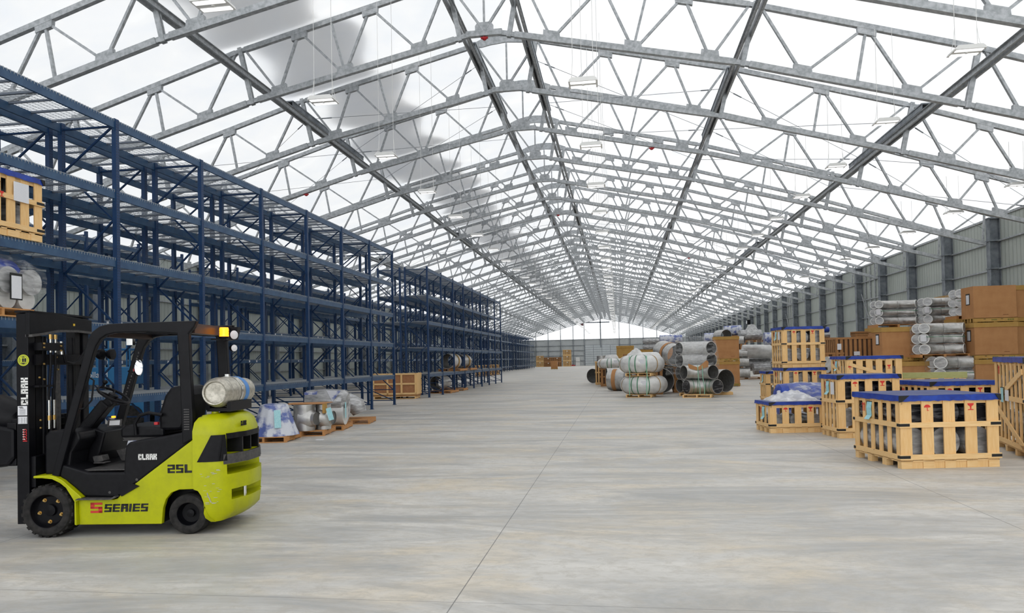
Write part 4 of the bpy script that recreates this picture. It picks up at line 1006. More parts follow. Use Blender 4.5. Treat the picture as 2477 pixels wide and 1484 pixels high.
# large boxes
def gaylord(label, w, d, H, loc, rz, lid=True, print_=True, group='large cardboard boxes', tagp=True, mat=None, name='cardboard_box'):
    t = thing(name, label, 'box', loc, rz, group)
    ph = .17; mat = mat or M['card']
    mb = MB().box(-.02,w+.02,-.02,-.012,.03,ph).box(-.02,w+.02,d+.012,d+.02,.03,ph).box(-.02,w+.02,-.02,d+.02,ph-.015,ph)
    for y in (0, d/2-.05, d-.1): 
        for x in (0, w/2-.06, w-.12): mb.box(x,x+.12,y,y+.10,.0,ph-.015)
    for y in (.0, .2, .45, .7, .92): mb.box(-.02,-.01,y*d,y*d+.07,.02,ph-.01)
    mb.build('cardboard_skid', M['cardy'], t)
    MB().box(0,w,0,d,ph,H-.01).build('box_body', mat, t)
    if lid: MB().box(-.025,w+.025,-.025,d+.025,H-.17,H).build('box_lid', M['cardy'], t)
    if print_:
        MB().box(w*.40,w*.53,-.022,-.0205,.08,.11).build('green_print', M['cardink'], t)
        for i in range(3): MB().box(w*.78+i*.075,w*.78+i*.075+.055,-.022,-.0205,.07,.12).build('green_print', M['cardink'], t)
        for q in (.22, .62): MB().box(w*q,w*(q+.05),-.022,-.0205,.115,.135).build('hand_hole', M['darkin'], t)
        mb = MB()
        for i in range(7): mb.box(w*.68+i*.028,w*.68+i*.028+.018,-.002,-.0005,ph+.09,ph+.115+.008*(i % 2))
        mb.build('printed_word', simple('brown_ink', (.18,.06,.02), .8) if 'brown_ink' not in bpy.data.materials else bpy.data.materials['brown_ink'], t)
    if tagp:
        MB().box(-.012,-.004,d*.28,d*.28+.30,H*.50,H*.50+.42).build('tag_pouch', M['black_flat'], t)
        MB().box(-.016,-.012,d*.28+.04,d*.28+.26,H*.50+.03,H*.50+.37).build('document_sheet', M['paper'], t)
    return t
U = 1.36
B1 = Vector((13.02, 28.7, 0)); RZ = rad(4)
for i, nm in enumerate(('bottom','middle','top')):
    gaylord('tall cardboard box with yellow skid, %s of the right hand stack of three' % nm, 1.45, .95, U, (B1.x, B1.y, i*U), 0, lid=(i < 2))
for i, nm in enumerate(('bottom','middle','top')):
    gaylord('cardboard box at the far right edge, %s of the stack cut off by the picture' % nm, 1.45, 1.25, U, (B1.x+1.6, B1.y+.35, i*U), RZ, lid=True)
for i, nm in enumerate(('lower','upper')):
    gaylord('cardboard box with a yellow lid, %s one beside the brown slatted crate' % nm, 1.48, .9, 1.33, (10.12+(.35 if i == 0 else 0), 29.6-(.35 if i == 0 else 0), i*1.33), RZ)
q = py(2296, 714, 33.0)
for i, nm in enumerate(('lowest','second','highest')):
    gaylord('cardboard box mostly hidden behind the pipe bundles, %s of its stack' % nm, 1.3, 1.2, q.z/3, (q.x, 33.0, i*q.z/3), RZ, tagp=False, print_=False)
# stainless elbows
def arcpts(R, a0, a1, n=14, z=0, cx=0, cy_=0): return [(cx+R*cos(rad(a0+(a1-a0)*i/n)), cy_+R*sin(rad(a0+(a1-a0)*i/n)), z) for i in range(n+1)]
def elbow(name, label, cat, r, R, a0, a1, loc, rz, mat=None, group=None, rx=0, ry=0, caps=False, ext=0, parent=None, end=None):
    pts = arcpts(R, a0, a1)
    if ext:
        P0 = Vector(pts[0]); P1 = Vector(pts[-1]); d0 = (P0-Vector(pts[1])).normalized(); d1 = (P1-Vector(pts[-2])).normalized()
        pts = [P0+d0*ext]+pts+[P1+d1*ext]
    t = parent or thing(name, label, cat, loc, 0, group)
    if not parent: t.rotation_euler = (rx, ry, rz)
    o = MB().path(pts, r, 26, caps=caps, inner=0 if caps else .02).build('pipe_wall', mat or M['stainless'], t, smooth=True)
    if end:
        for P, Q in ((Vector(pts[0]), Vector(pts[1])), (Vector(pts[-1]), Vector(pts[-2]))):
            d = (Q-P).normalized(); MB().tube(P+d*.004, P+d*.012, r*.97, n=26).build('end_cover', end, t)
    return t
def bundle(label, loc, rz, rows=3, r=.155, L=1.0, n=1, z0=.12, group='shrink wrapped pipe elbow bundles', film_=True, tags=True, dark=False):
    t = thing('pipe_elbow_bundle', label, 'pipe bundle', loc, rz, group)
    mb = MB(); quick_pallet(mb, L+.2, .85, z0); mb.build('pallet', M['pallet'], t)
    for q in range(n+1):
        for i in range(rows):
            z = z0+r+i*(2*r+.015); R = L*.62; ox = -.04*q; y0 = .16+q*(2*r+.06)+(.05 if i == 1 else 0)
            pts = [(r*1.0+ox, y0-.12, z), (r*1.0+.09+ox, y0+.03, z), (r+.22+ox, y0+.12, z), (L*.4, y0+.16, z), (L*.60, y0+.16, z)]
            pt2 = [(L*.60, y0+.13, z), (L*.80, y0+.11, z), (L+.0, y0+.0, z), (L+.06, y0-.05, z)]
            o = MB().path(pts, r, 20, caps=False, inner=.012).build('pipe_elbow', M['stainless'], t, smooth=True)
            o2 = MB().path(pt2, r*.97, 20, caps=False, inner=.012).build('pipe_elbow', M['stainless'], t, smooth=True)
            for oo, P, Q in ((o, Vector(pts[0]), Vector(pts[1])), (o2, Vector(pt2[-1]), Vector(pt2[-2]))):
                d = (Q-P).normalized(); MB().tube(P+d*.006, P+d*.012, r*.96, n=20).build('end_film', M['greywrap'], oo)
                MB().path([P-d*.006, P+d*.014], r*1.02, 20, caps=False, inner=.03).build('pipe_rim', M['white'], oo)
            if tags and i == rows-2 and q == 0: MB().box(r*.1,r*1.2,-.03,-.025,z-.10,z+.14).build('paper_tag', M['paper'], t)
    H = z0+rows*(2*r+.015)
    pts = []
    if film_:
        mb = MB(); vs = []; fs = []; k = 0; n_ = 30; rnd = random.Random(int(loc[0]*100))
        for z in [z0+H_*(H-z0)/7 for H_ in range(8)]:
            for j in range(n_):
                a = 2*PI*j/n_; ca, sa = cos(a), sin(a); e = .5
                x = L/2+ (L/2+.10)*(abs(ca)**e)*(1 if ca > 0 else -1)*(1-.03*rnd.random()); y = .38+(.45)*(abs(sa)**e)*(1 if sa > 0 else -1)*(1-.05*rnd.random())
                vs.append((x, y, z))
        for i in range(7):
            for j in range(n_): fs.append((i*n_+j, i*n_+(j+1) % n_, (i+1)*n_+(j+1) % n_, (i+1)*n_+j))
        mb.add(vs, fs); mb.build('shrink_wrap', M['filmlight'], t, smooth=True)
    mb = MB(); zz = z0+(H-z0)*.55
    mb.path([(.05,.0,zz),(L*.6,-.03,zz+.01),(L+.06,.02,zz-.01)], .012, 4); mb.build('green_band', M['strapdk'], t)
    return t
q = py(2226, 866, 28.9); bundle('shrink wrapped elbow bundle, three rows high, at eye level left of the tall boxes', (q.x, 28.9, q.z), rad(4), 3, .19, 1.6)
q2 = py(2256, 915, 28.6); zb = q.z-.0
bundle('shrink wrapped elbow bundle at the bottom, under the eye level bundle', (q.x+.42, 28.7, 0), rad(4), 3, .225, 1.5, tags=False)
q3 = py(2119, 793, 32.2)
gaylord('cardboard box hidden under the left topmost elbow bundle', 1.6, 1.1, q3.z/2, (q3.x, 32.2, 0), RZ, tagp=False, print_=False); gaylord('cardboard box directly carrying the left topmost elbow bundle', 1.6, 1.1, q3.z/2, (q3.x, 32.2, q3.z/2), RZ, tagp=False, print_=False)
bundle('left one of two topmost shrink wrapped elbow bundles with white tags', (q3.x, 32.2, q3.z), rad(4), 3, .165, 1.65)
gaylord('cardboard box hidden under the right topmost elbow bundle', 1.5, 1.1, q3.z/2, (q3.x+1.9, 32.2, 0), RZ, tagp=False, print_=False); gaylord('cardboard box directly carrying the right topmost elbow bundle', 1.5, 1.1, q3.z/2, (q3.x+1.9, 32.2, q3.z/2), RZ, tagp=False, print_=False)
bundle('right one of two topmost shrink wrapped elbow bundles', (q3.x+1.9, 32.2, q3.z), rad(4), 3, .175, 1.35)
q = py(2314, 772, 30.6)
gaylord('cardboard box carrying the small bundle beside the top box', .9, .9, q.z, (q.x, 30.6, 0), RZ, tagp=False, print_=False)
bundle('narrow wrapped elbow bundle squeezed left of the top cardboard box', (q.x, 30.6, q.z), rad(4), 3, .17, .55, tags=False)
tag(MB().box(0,1.75,0,.14,0,.17).build('timber_beam', M['greenwood'], loc=tuple(py(2180, 914, 22.)[:2])+(py(2180, 917, 22.).z,)), 'yellow green timber beam lying behind the wide blue covered crate', 'beam')
q = py(2180, 917, 22.)
crate('slatted crate carrying the yellow green timber beam', 1.7, .9, q.z, (q.x-.0, 21.95, 0), 0, 5, 4, lid=False, marks=False, fill=False, metal=False, group=None)
# brown crates
def brown(label, w, d, h, loc, rz, n=9, tagp=True, rails=2, up=None, plyf=False, name='brown_crate'):
    up = up or M['brownwood']
    t = thing(name, label, 'crate', loc, rz)
    MB().box(0,w,0,d,0,.08).build('skid', up, t)
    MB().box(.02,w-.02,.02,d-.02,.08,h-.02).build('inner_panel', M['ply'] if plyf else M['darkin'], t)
    if not plyf:
        for i in range(n):
            sw = w/n*.62; x = i*(w-sw)/(n-1); MB().box(x,x+sw,-.0,.018,.08,h).build('slat', up, t)
        for i in range(6):
            sw = d/6*.6; y = i*(d-sw)/5; MB().box(-.0,.018,y,y+sw,.08,h).build('slat', up, t)
    for z in [.08+(h-.16)*k/rails for k in range(rails+1)]:
        MB().box(-.02,w+.02,-.02,.0,z,z+.08).build('rail', up if not plyf else M['pineh'], t); MB().box(-.02,0,0,d,z,z+.08).build('rail', up if not plyf else M['pineh'], t)
    if plyf:
        for k in range(4): x = k*(w-.09)/3; MB().box(x,x+.09,-.02,.0,.08,h).build('post', M['pine'], t)
    if tagp: MB().box(w*.45,w*.6,-.03,-.021,h*.68,h*.68+.16).build('paper_label', M['paper'], t)
    return t
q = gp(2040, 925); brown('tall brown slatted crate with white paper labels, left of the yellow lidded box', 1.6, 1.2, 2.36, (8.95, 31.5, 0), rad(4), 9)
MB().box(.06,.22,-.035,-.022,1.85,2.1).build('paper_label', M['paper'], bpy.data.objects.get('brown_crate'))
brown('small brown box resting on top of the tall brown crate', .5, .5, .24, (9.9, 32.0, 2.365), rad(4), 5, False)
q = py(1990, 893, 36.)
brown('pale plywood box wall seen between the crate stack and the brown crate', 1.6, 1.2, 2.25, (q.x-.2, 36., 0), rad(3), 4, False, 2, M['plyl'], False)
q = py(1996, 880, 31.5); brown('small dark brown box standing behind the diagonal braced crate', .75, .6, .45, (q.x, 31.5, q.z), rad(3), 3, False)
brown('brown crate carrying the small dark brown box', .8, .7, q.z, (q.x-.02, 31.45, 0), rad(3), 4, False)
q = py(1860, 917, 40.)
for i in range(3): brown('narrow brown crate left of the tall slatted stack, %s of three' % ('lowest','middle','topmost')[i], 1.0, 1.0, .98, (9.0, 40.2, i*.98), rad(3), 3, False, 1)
# ------------------------------------------------------------------ pipe fittings in the middle
def pipe(name, label, p, q, r, mat=None, group=None, cap=None, cat='pipe', parent=None, n=28, rs=None, inner=.02):
    p = Vector(p); q = Vector(q); t = parent or thing(name, label, cat, p, 0, group); o = p if not parent else Vector((0,0,0))
    rr_ = rs or [r, r]; pts = [p-o+(q-p)*i/(len(rr_)-1) for i in range(len(rr_))]
    if cap: MB().path(pts, rr_, n).build('pipe_wall', mat or M['stainless'], t, smooth=True); d = (q-p).normalized()
    else: MB().path(pts, rr_, n, caps=False, inner=inner).build('pipe_wall', mat or M['stainless'], t, smooth=True)
    return t
# return bends on pallets
def return_bend(label, loc, rz, r=.38, R=.60):
    t = thing('return_bend', label, 'pipe fitting', loc, rz, None)
    pts = arcpts(R, 180, 360, 20); pts = [Vector((-R,.5,0))]+[Vector(p) for p in pts]+[Vector((R,.5,0))]
    MB().path(pts, r, 28, caps=True).build('bend_body', M['whitewrap'], t, smooth=True)
    for a, m in ((215,'cardy'),(252,'strapdk'),(268,'strapdk'),(298,'strapdk'),(330,'cardy')):
        c = Vector((R*cos(rad(a)), R*sin(rad(a)), 0)); d = Vector((-sin(rad(a)), cos(rad(a)), 0))
        MB().path([c-d*.02, c+d*.02], r+.008, 28, caps=False).build('band', M[m], t, smooth=True)
    MB().box(.12,.36,-R-r*.93,-R-r*.90,.02,.20).build('paper_label', M['paper'], t)
    return t
pz = rad(-14)
def pal(label, c, w, d, z, rz, mat=None): 
    M4 = Matrix.Translation((c[0],c[1],z)) @ Matrix.Rotation(rz, 4, 'Z'); o = M4 @ Vector((-w/2, -d/2, 0))
    return pallet('pallet', label, w, d, o, rz, mat or M['pine'])
c = Vector((.95, 31.6))
pal('pallet on the floor under the lower white wrapped return bend', c, 1.1, 1.0, 0, pz); return_bend('lower white wrapped return bend of the pair beside the aisle', (c.x+.1, c.y+.25, .52), pz, .385, .60)
pal('pallet between the two white wrapped return bends', c, 1.1, 1.0, .91, pz); return_bend('upper white wrapped return bend of the pair beside the aisle', (c.x+.02, c.y+.25, 1.425), pz, .38, .58)
mb = MB()
for x in (-.38, .36):
    mb.path([(x,-.72,.10),(x,-.76,.5),(x,-.60,.95),(x,-.76,1.4),(x,-.6,1.78)], .018, 4)
s_ = mb.build('strap', M['strap']); s_.location = (c.x+.05, c.y+.02, 0); s_.rotation_euler = (0,0,pz); tag(s_, 'pale green straps binding the two white wrapped return bends', 'strap')
# white crumpled film and ring on top of them
sheet_heap('plastic_sheet', 'white crumpled plastic standing on top of the upper return bend', 'plastic sheet', .75, .5, .38, (.35,31.9,1.74), pz, M['whitewrap'], 8)
elbow('pipe_elbow', 'white wrapped elbow with a dark opening behind the upper return bend', 'pipe elbow', .33, .5, 200, 300, (1.35,34.2,1.62), rad(20), M['whitewrap'])
pal('pallet under the wrapped elbow behind the return bends', (1.4, 34.0), 1.2, 1.1, 1.16, 0); brown('brown crate supporting the wrapped elbow behind the return bends', 1.2, 1.0, 1.16, (.8,33.5,0), 0, 6, False)
# elbows on the second pallet
c = Vector((3.27, 30.75)); 
pal('pallet under the green strapped elbows in the middle of the hall', c, 1.15, .9, 0, pz)
E1 = elbow('pipe_elbow', 'lowest strapped elbow with netted openings facing the camera', 'pipe elbow', .30, .90, 45, 135, (c.x, c.y-.62, .44), pz, end=M['fitdark'])
E2 = elbow('pipe_elbow', 'open elbow with cardboard saddle lying on the lowest strapped elbow', 'pipe elbow', .30, .85, 45, 135, (c.x-.12, c.y-.55, 1.04), pz)
MB().prism([(-.40,.33),(-.36,.36),(.0,.20),(.36,.50),(.44,.42),(.42,.22),(.0,.08),(-.36,.16)], .50, .51).build('cardboard_sheet', M['card'], E2)
mb = MB()
for x in (-.06, .12): mb.path([(x,.45,-.33),(x,.52,0),(x-.05,.48,.35),(x-.08,.55,.9)], .014, 4)
mb.v = [(a, b, c_+.0) for a, b, c_ in mb.v]; mb.build('strap', M['strap'], E1)
mb = MB()
for a in (60, 75, 105, 120):
    cc = Vector((.9*cos(rad(a)), .9*sin(rad(a)), 0)); d = Vector((-sin(rad(a)), cos(rad(a)), 0)); mb.path([cc-d*.012, cc+d*.012], .306, 26, caps=False)
mb.build('green_band', M['strapdk'], E1, smooth=True)
pal('pallet under the three high film wrapped elbow stack', (3.3, 32.3), 1.2, 1.0, 0, pz)
for i, (nm, z) in enumerate((('bottom', .44), ('second', 1.0), ('third', 1.54), ('top', 2.04))):
    e = elbow('pipe_elbow', 'film wrapped elbow with a dark open end, %s one of the tall wrapped stack' % nm, 'pipe elbow', .30, .95, 45, 138, (3.18, 31.45, z), pz, mat=M['stainless'] if i < 2 else M['whitewrap'])
    MB().path([Vector(p) for p in arcpts(.95, 60, 132, 10)], .32, 22, caps=False).build('film_sleeve', M['filmthick'], e, smooth=True)
t = thing('film_cover', 'loose clear film draped over the tall elbow stack', 'film', (3.2,32.2,.9), pz)
mb = MB(); vs = []; fs = []; n_ = 36; r_ = random.Random(5)
for k, (z, sc_) in enumerate(((0,1.04),(.4,1.03),(.8,1.02),(1.2,.98),(1.5,.9),(1.62,.6),(1.66,.1))):
    for j in range(n_):
        a = 2*PI*j/n_; e = .62; w_ = 1+.03*r_.random()
        vs.append((1.08*sc_*w_*abs(cos(a))**e*(1 if cos(a) > 0 else -1), .62*sc_*w_*abs(sin(a))**e*(1 if sin(a) > 0 else -1), z+.05*r_.random()))
for k in range(6):
    for j in range(n_): fs.append((k*n_+j, k*n_+(j+1) % n_, (k+1)*n_+(j+1) % n_, (k+1)*n_+j))
mb.add(vs, fs); mb.build('film', M['filmlight'], t, smooth=True)
# standing end cap at the right of the stack, big reducers
def at(u, v, Y): return py(u, v, Y)
def cyl(label, u0, v0, u1, v1, Y0, Y1, r, mat=None, name='pipe', r1=None, cap=False, group=None, cat='pipe'):
    p = at(u0, v0, Y0); q = at(u1, v1, Y1)
    return pipe(name, label, p, q, r, mat, group, cap, cat, rs=[r, r1 if r1 else r])
pipe('reducer', 'large dark open reducer mouth right of the strapped elbows', (4.62,32.3,.62), (3.9,33.3,.62), .5, M['stainless'], rs=[.50,.48,.40], cat='pipe fitting')
MB().box(-.5,.3,.1,1.1,-.62,-.50).build('pallet', M['pine'], bpy.data.objects['reducer'])
pipe('pipe', 'large pipe with dark open mouth between the return bends and the elbow stack', (1.95,33.6,.62), (1.75,35.3,.62), .58, M['stainless'], cat='pipe')
pipe('pipe', 'upper grey pipe with a cardboard band left of the wrapped stack', at(1624,862,34.)+Vector((.3,0,0)), at(1604,850,36.), .52, M['stainless'], cat='pipe')
pipe('pipe', 'thick grey pipe behind the banded pipe, lower in the pile', (2.35,35.0,.75), (1.3,37.2,.75), .60, M['stainless'])
q = at(1613,848,35.4); o_ = thing('cardboard_wrap', 'brown cardboard band wrapped round the upper grey pipe', 'cardboard', q)
pa = at(1624,862,34.)+Vector((.3,0,0)); pb = at(1604,850,36.); d_ = (pb-pa).normalized(); m_ = pa+(pb-pa)*.45-q
MB().path([m_-d_*.16, m_+d_*.16], .532, 26, caps=False).build('band', M['card'], o_, smooth=True)
gy = .0
pal('pallet under the upper grey pipe', (2.6,35.2), 1.3, 1.1, 1.22, 0)
brown('brown crate supporting the upper grey pipe pallet', 1.0, .9, 1.22, (2.6,35.0,0), 0, 5, False)
# left group by the aisle
a_ = gp(1462, 944)
pipe('pipe', 'wide grey pipe with cardboard on top, left of the return bends', (-.48,38.2,.56), (.42,37.9,.56), .56, M['stainless'], rs=[.52,.56,.57,.56], cap=True)
MB().path([(.25,-.09,0),(.45,-.15,0)], .575, 26, caps=False).build('cardboard_cover', M['card'], bpy.data.objects.get('pipe.004') or C.objects[-2], smooth=True)
pipe('netted_end_fitting', 'round netted end cap beside the cardboard covered pipe', (.5,37.6,.60), (.72,37.5,.60), .58, M['greywrap'], rs=[.58,.60,.45,.1], cap=True, cat='pipe fitting')
b_ = gp(1440, 928)
pipe('pipe', 'short open flanged pipe farthest left of the pipe group by the aisle', b_+Vector((-.15,-.3,.52)), b_+Vector((.55,.9,.52)), .46, M['stainless'], rs=[.50,.46,.46])
q = at(1467,905,42.); pipe('pipe', 'small pipe lying above the left pipes, white paper on it', q, q+Vector((1.0,.2,0)), .33, M['stainless'])
pal('pallet under the small left pipe', (q.x+.55,42.3), 1.1, .9, q.z-.48, 0); brown('crate under the small left pipe', .9, .8, q.z-.48, (q.x+.1,42.,0), 0, 5, False)
q = at(1480,880,44.); t = return_bend('white wrapped long bend lying behind the cardboard covered pipe', (q.x, 44.4, q.z), 0, .30, .60); brown('crate under the long white wrapped bend', 1.5, 1.0, q.z-.30, (q.x-.7,44.1,0), 0, 6, False)
q = at(1479,867,46.5); t = thing('wrapped_dome', 'white wrapped dome tied with green bands on a crate, left of the tall yellow box', 'pipe fitting', (q.x, 46.5, q.z-.3))
MB().lathe([(.50,0),(.50,.12),(.44,.35),(.34,.50),(.0,.52)], 24).build('dome', M['whitewrap'], t, smooth=True)
brown('crate under the white wrapped dome', 1.1, 1.0, q.z-.3, (q.x-.55,46.0,0), 0, 6, False)
q = at(1454,868,47.); t = thing('steel_drum', 'small open stainless ring on a pallet, far left of the pipe group', 'pipe fitting', (q.x, 47.5, q.z-.18))
MB().path([(0,0,0),(0,0,.36)], .30, 24, caps=False, inner=.02).build('ring_wall', M['stainless'], t, smooth=True)
brown('pine crate under the small stainless ring', .8, .8, q.z-.18, (q.x-.4,47.1,0), 0, 5, False, 2, M['pine'])
q = gp(1498, 895); gaylord('very tall yellow cardboard box in the middle distance', 1.45, 1.1, 2.75, (-.1,62.,0), 0, print_=False, tagp=False, mat=M['cardy'])
brown('red brown plywood crate with a white label before the tall yellow box', 1.0, .9, 2.0, (.4,56.,0), 0, 2, True)
q = at(1551,868,46.); gaylord('strapped brown box with yellow lid behind the return bends', .88, .9, at(1551,846,46.).z, (q.x,46.,0), 0, print_=False, tagp=False)
# 2 x 2 cluster of elbows on boxes
q = at(1576,833,43.); gaylord('cardboard box carrying the four small wrapped elbows', 1.0, .9, q.z-.36, (q.x-.45,43.,0), 0, print_=False, tagp=False)
for i, (dx, dz, nm) in enumerate(((-.17,-.17,'lower left'),(.17,-.17,'lower right'),(-.17,.17,'upper left'),(.17,.17,'upper right'))):
    elbow('pipe_elbow', '%s of four small wrapped elbows above the far boxes' % nm, 'pipe elbow', .155, .28, 200, 290, (q.x+dx*1.1, 43.3, q.z+dz), rad(20), M['greywrap'])
q = at(1596,823,46.); pipe('pipe', 'blue grey wrapped cylinder high in the pile before the far wall', q, q+Vector((1.35,.1,0)), .30, M['bluewrap'], cap=True)
gaylord('cardboard box under the high blue grey wrapped cylinder', 1.3, 1., q.z-.30, (q.x+.05,45.6,0), 0, print_=False, tagp=False)
# two high cardboard stack in the middle
for i, nm in enumerate(('lower','upper')):
    gaylord('brown cardboard box with green print, %s one of the pair right of the elbow stack' % nm, 1.33, 1.2, 1.39, (5.35,41.5,i*1.39), rad(-4))
# group right of it
def rowp(label, u, v, Y, r, L, mat=None, ang=-35, cap=False, rs=None, name='pipe'):
    p = at(u, v, Y); d = Vector((-cos(rad(ang)), -sin(rad(ang)), 0)); return pipe(name, label, p, p+d*L, r, mat, None, cap, 'pipe', rs=rs)
pal('pallet on the floor under the stacked pipes right of the cardboard pair', (9.15,53.9), 1.9, 1.3, 0, 0, M['pallet'])
G = 'pipes stacked right of the cardboard pair'
for lab, u, v, r, L in (('lowest open pipe with dark mouth right of the cardboard pair',1815,902,.37,1.2),('middle open pipe with dark mouth right of the cardboard pair',1812,876,.34,1.1),('small open pipe on the large white cylinder right of the cardboard pair',1808,855,.27,1.0)):
    rowp(lab, u, v, 53.3, r, L, ang=-10)
t = cyl('long white cylinder lying high on the stack right of the cardboard pair', 1796, 851, 1868, 851, 54.6, 54.6, .50, M['whitewrap'], cap=True)
t = cyl('grey wrapped fitting with bulges low in the stack right of the cardboard pair', 1822, 893, 1862, 890, 54.2, 54.2, .42, M['greywrap'], cap=True)
t = cyl('lower grey wrapped core of the stack right of the cardboard pair', 1800, 882, 1866, 880, 55.3, 55.3, .50, M['greywrap'], cap=True)
q = at(1812,824,53.); pal('pallet under the wrapped tee on top of the stack', (q.x+.45,53.4), 1.3, 1.0, at(1812,826,53.).z-.06, 0, M['pallet'])
z_ = at(1812,826,53.).z+.07; t = thing('wrapped_tee', 'grey wrapped tee with a tall peak on top of the stack', 'pipe fitting', (q.x-.15,53.3,z_))
MB().path([(-.45,0,.38),(1.05,.2,.38)], .38, 24).build('tee_run', M['greywrap'], t, smooth=True)
MB().lathe([(.62,.35),(.52,.6),(.32,.95),(.2,1.12),(0,1.16)], 22, RM(0,0,0,(.42,.1,0))).build('peaked_film', M['filmthick'], t, smooth=True)
rowp('small open pipe beside the wrapped tee high on the stack', 1801, 823, 51.5, .26, .7, ang=-20)
t = cyl('wrapped cylinder with blue patches high behind the pile', 1752, 801, 1793, 799, 60., 60., .40, M['bluewrap'], cap=True)
brown('crate under the high blue patched cylinder', 1.6, 1.0, t.location.z-.4, (t.location.x,59.6,0), 0, 6, False)
t = cyl('wrapped cylinder lying left of the cardboard pair on a yellow pallet', 1704, 818, 1738, 817, 50., 50., .32, M['bluewrap'], cap=True)
brown('yellow crate under the wrapped cylinder left of the cardboard pair', 1.1, 1.0, t.location.z-.32, (t.location.x+.05,49.6,0), 0, 5, False, 2, M['pine'])
rowp('open pipe mouth peeking over the upper cardboard box', 1757, 812, 45., .36, 1.0, ang=-70)
t = cyl('cylinder on top of the brown crates beside the tall crate stack', 1848, 820, 1876, 820, 52.5, 52.5, .44, M['bluewrap'], cap=True)
q = at(1992, 824, 38.); t = pallet('pallet', 'small pallet high behind the tall brown crate', 1.0, .8, (q.x-.4,38.,q.z), 0)
t = thing('wrapped_coils', 'blue and grey wrapped rings on the small high pallet', 'bundle', (q.x+.05,38.4,q.z+.13))
MB().path([(-.35,0,.15),(.35,0,.15)], .15, 16).build('grey_ring', M['greywrap'], t, smooth=True); MB().path([(-.35,0,.42),(.32,0,.42)], [.14,.14], 16).build('blue_ring', M['tarp'], t, smooth=True)
brown('brown crate under the small high pallet', 1.0, .8, q.z, (q.x-.4,38.,0), 0, 5, False)
q = at(2003,915,30.5); pipe('pipe', 'white wrapped pipe end between the crate stacks', (8.35,30.6,1.25), (9.1,30.8,1.25), .33, M['whitewrap'], cap=True)
brown('crate under the white wrapped pipe end', .8, .7, .92, (8.35,30.3,0), 0, 5, False)
# gas cylinders cage hanging by the right wall
t = thing('black_speaker', 'black floodlight mounted on a column of the right wall', 'floodlight', (16.5,YT+16*S-.5,5.9)); MB().box(-.3,.1,-.2,.2,-.3,.3).build('lamp_body', M['black'], t); MB().box(-.34,-.3,-.17,.17,-.2,.2).build('lamp_face', M['lamp'], t)

# ------------------------------------------------------------------ left side cargo on the floor
def cone_load():
    t = thing('wrapped_cone', 'cone shaped fitting in blue and clear film behind the forklift', 'pipe fitting', (-7.72,15.35,.13), rad(8))
    mb = MB(); vs = []; fs = []; n_ = 48; r_ = random.Random(2)
    for k, (z, R_) in enumerate(((0,.52),(.15,.46),(.35,.39),(.55,.33),(.68,.29),(.70,.2),(.70,.0))):
        for j in range(n_):
            a = 2*PI*j/n_; rr_ = R_*(1+.035*(r_.random() if k < 5 else 0)+.03*sin(11*a)*(1 if k < 4 else .2)); vs.append((rr_*cos(a), rr_*sin(a), z))
    for k in range(6):
        for j in range(n_): fs.append((k*n_+j, k*n_+(j+1) % n_, (k+1)*n_+(j+1) % n_, (k+1)*n_+j))
    mb.add(vs, fs); mb.build('wrapped_body', M['bluewrap'], t, smooth=True)
    MB().box(-.07,.07,-.004,.0,-.20,.20).build('document_tag', M['paperblue'], t).matrix_local = Matrix.Translation((.20,-.40,.38)) @ Matrix.Rotation(rad(25), 4, 'Z') @ Matrix.Rotation(rad(-14), 4, 'X')
pallet('pallet', 'orange pallet under the cone shaped blue wrapped fitting', 1.0, 1.15, (-8.22,14.75,0), rad(8)); cone_load()
def tee(label, loc, rz, r=.24, h=.62, br=.16, cov=True):
    t = thing('pipe_tee', label, 'pipe fitting', loc, rz)
    MB().path([(0,0,0),(0,0,.2),(0,0,h)], r, 30, caps=False, inner=.012).build('tee_run', M['stainless'], t, smooth=True)
    MB().path([(0,0,h*.46),(r*.85,-r*.35,h*.46),(r*1.05,-r*.42,h*.46),(r*1.35,-r*.55,h*.46)], [br*1.75,br*1.35,br*1.05,br], 24, caps=False).build('tee_branch', M['stainless'], t, smooth=True)
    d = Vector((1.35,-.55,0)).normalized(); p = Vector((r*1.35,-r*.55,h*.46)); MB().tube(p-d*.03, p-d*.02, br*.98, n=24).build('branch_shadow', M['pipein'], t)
    return t
pallet('pallet', 'broken orange pallet under the three bare stainless tees', 1.05, 1.25, (-7.95,16.05,0), rad(10))
tee('bare stainless tee on the left of the three on the broken pallet', (-7.66,16.75,.13), rad(5))
tee('bare stainless tee in front on the broken pallet, branch facing right', (-7.45,16.32,.13), rad(10), .25, .62)
tee('bare stainless tee at the right end of the broken pallet', (-7.10,16.62,.13), rad(20), .18, .6)
t = thing('cardboard_sheet', 'flat cardboard sheet lying across the bare stainless tees', 'cardboard', (-7.9,16.15,.752), rad(8))
MB().box(0,.98,0,.78,0,.012).build('sheet', M['card'], t); MB().box(.93,.985,.0,.22,-.22,.01).build('folded_flap', M['cardy'], t)
t2 = MB().box(-.06,.06,-.004,0,-.30,0).build('document_tag', M['paperblue']); t2.location = (-6.83,16.28,.66); t2.rotation_euler = (rad(0), rad(-14), rad(30)); tag(t2, 'pale blue paper tag hanging from the cardboard over the tees', 'tag')
pallet('pallet', 'orange pallet under the big wrapped tee in clear film', 1.15, 1.25, (-8.1,17.35,0), rad(10))
t = thing('wrapped_tee', 'big tee in silver and blue film on a pallet, in front of the racks', 'pipe fitting', (-7.5,17.85,.13), rad(8))
MB().path([(-.55,.05,.62),(-.45,.05,.62),(.0,0,.62),(.42,0,.60),(.50,0,.58)], [.27,.29,.31,.30,.22], 28).build('upper_run', M['greywrap'], t, smooth=True)
MB().path([(-.50,.0,.30),(.1,0,.28),(.46,0,.28)], [.28,.30,.30], 28).build('lower_run', M['whitewrap'], t, smooth=True)
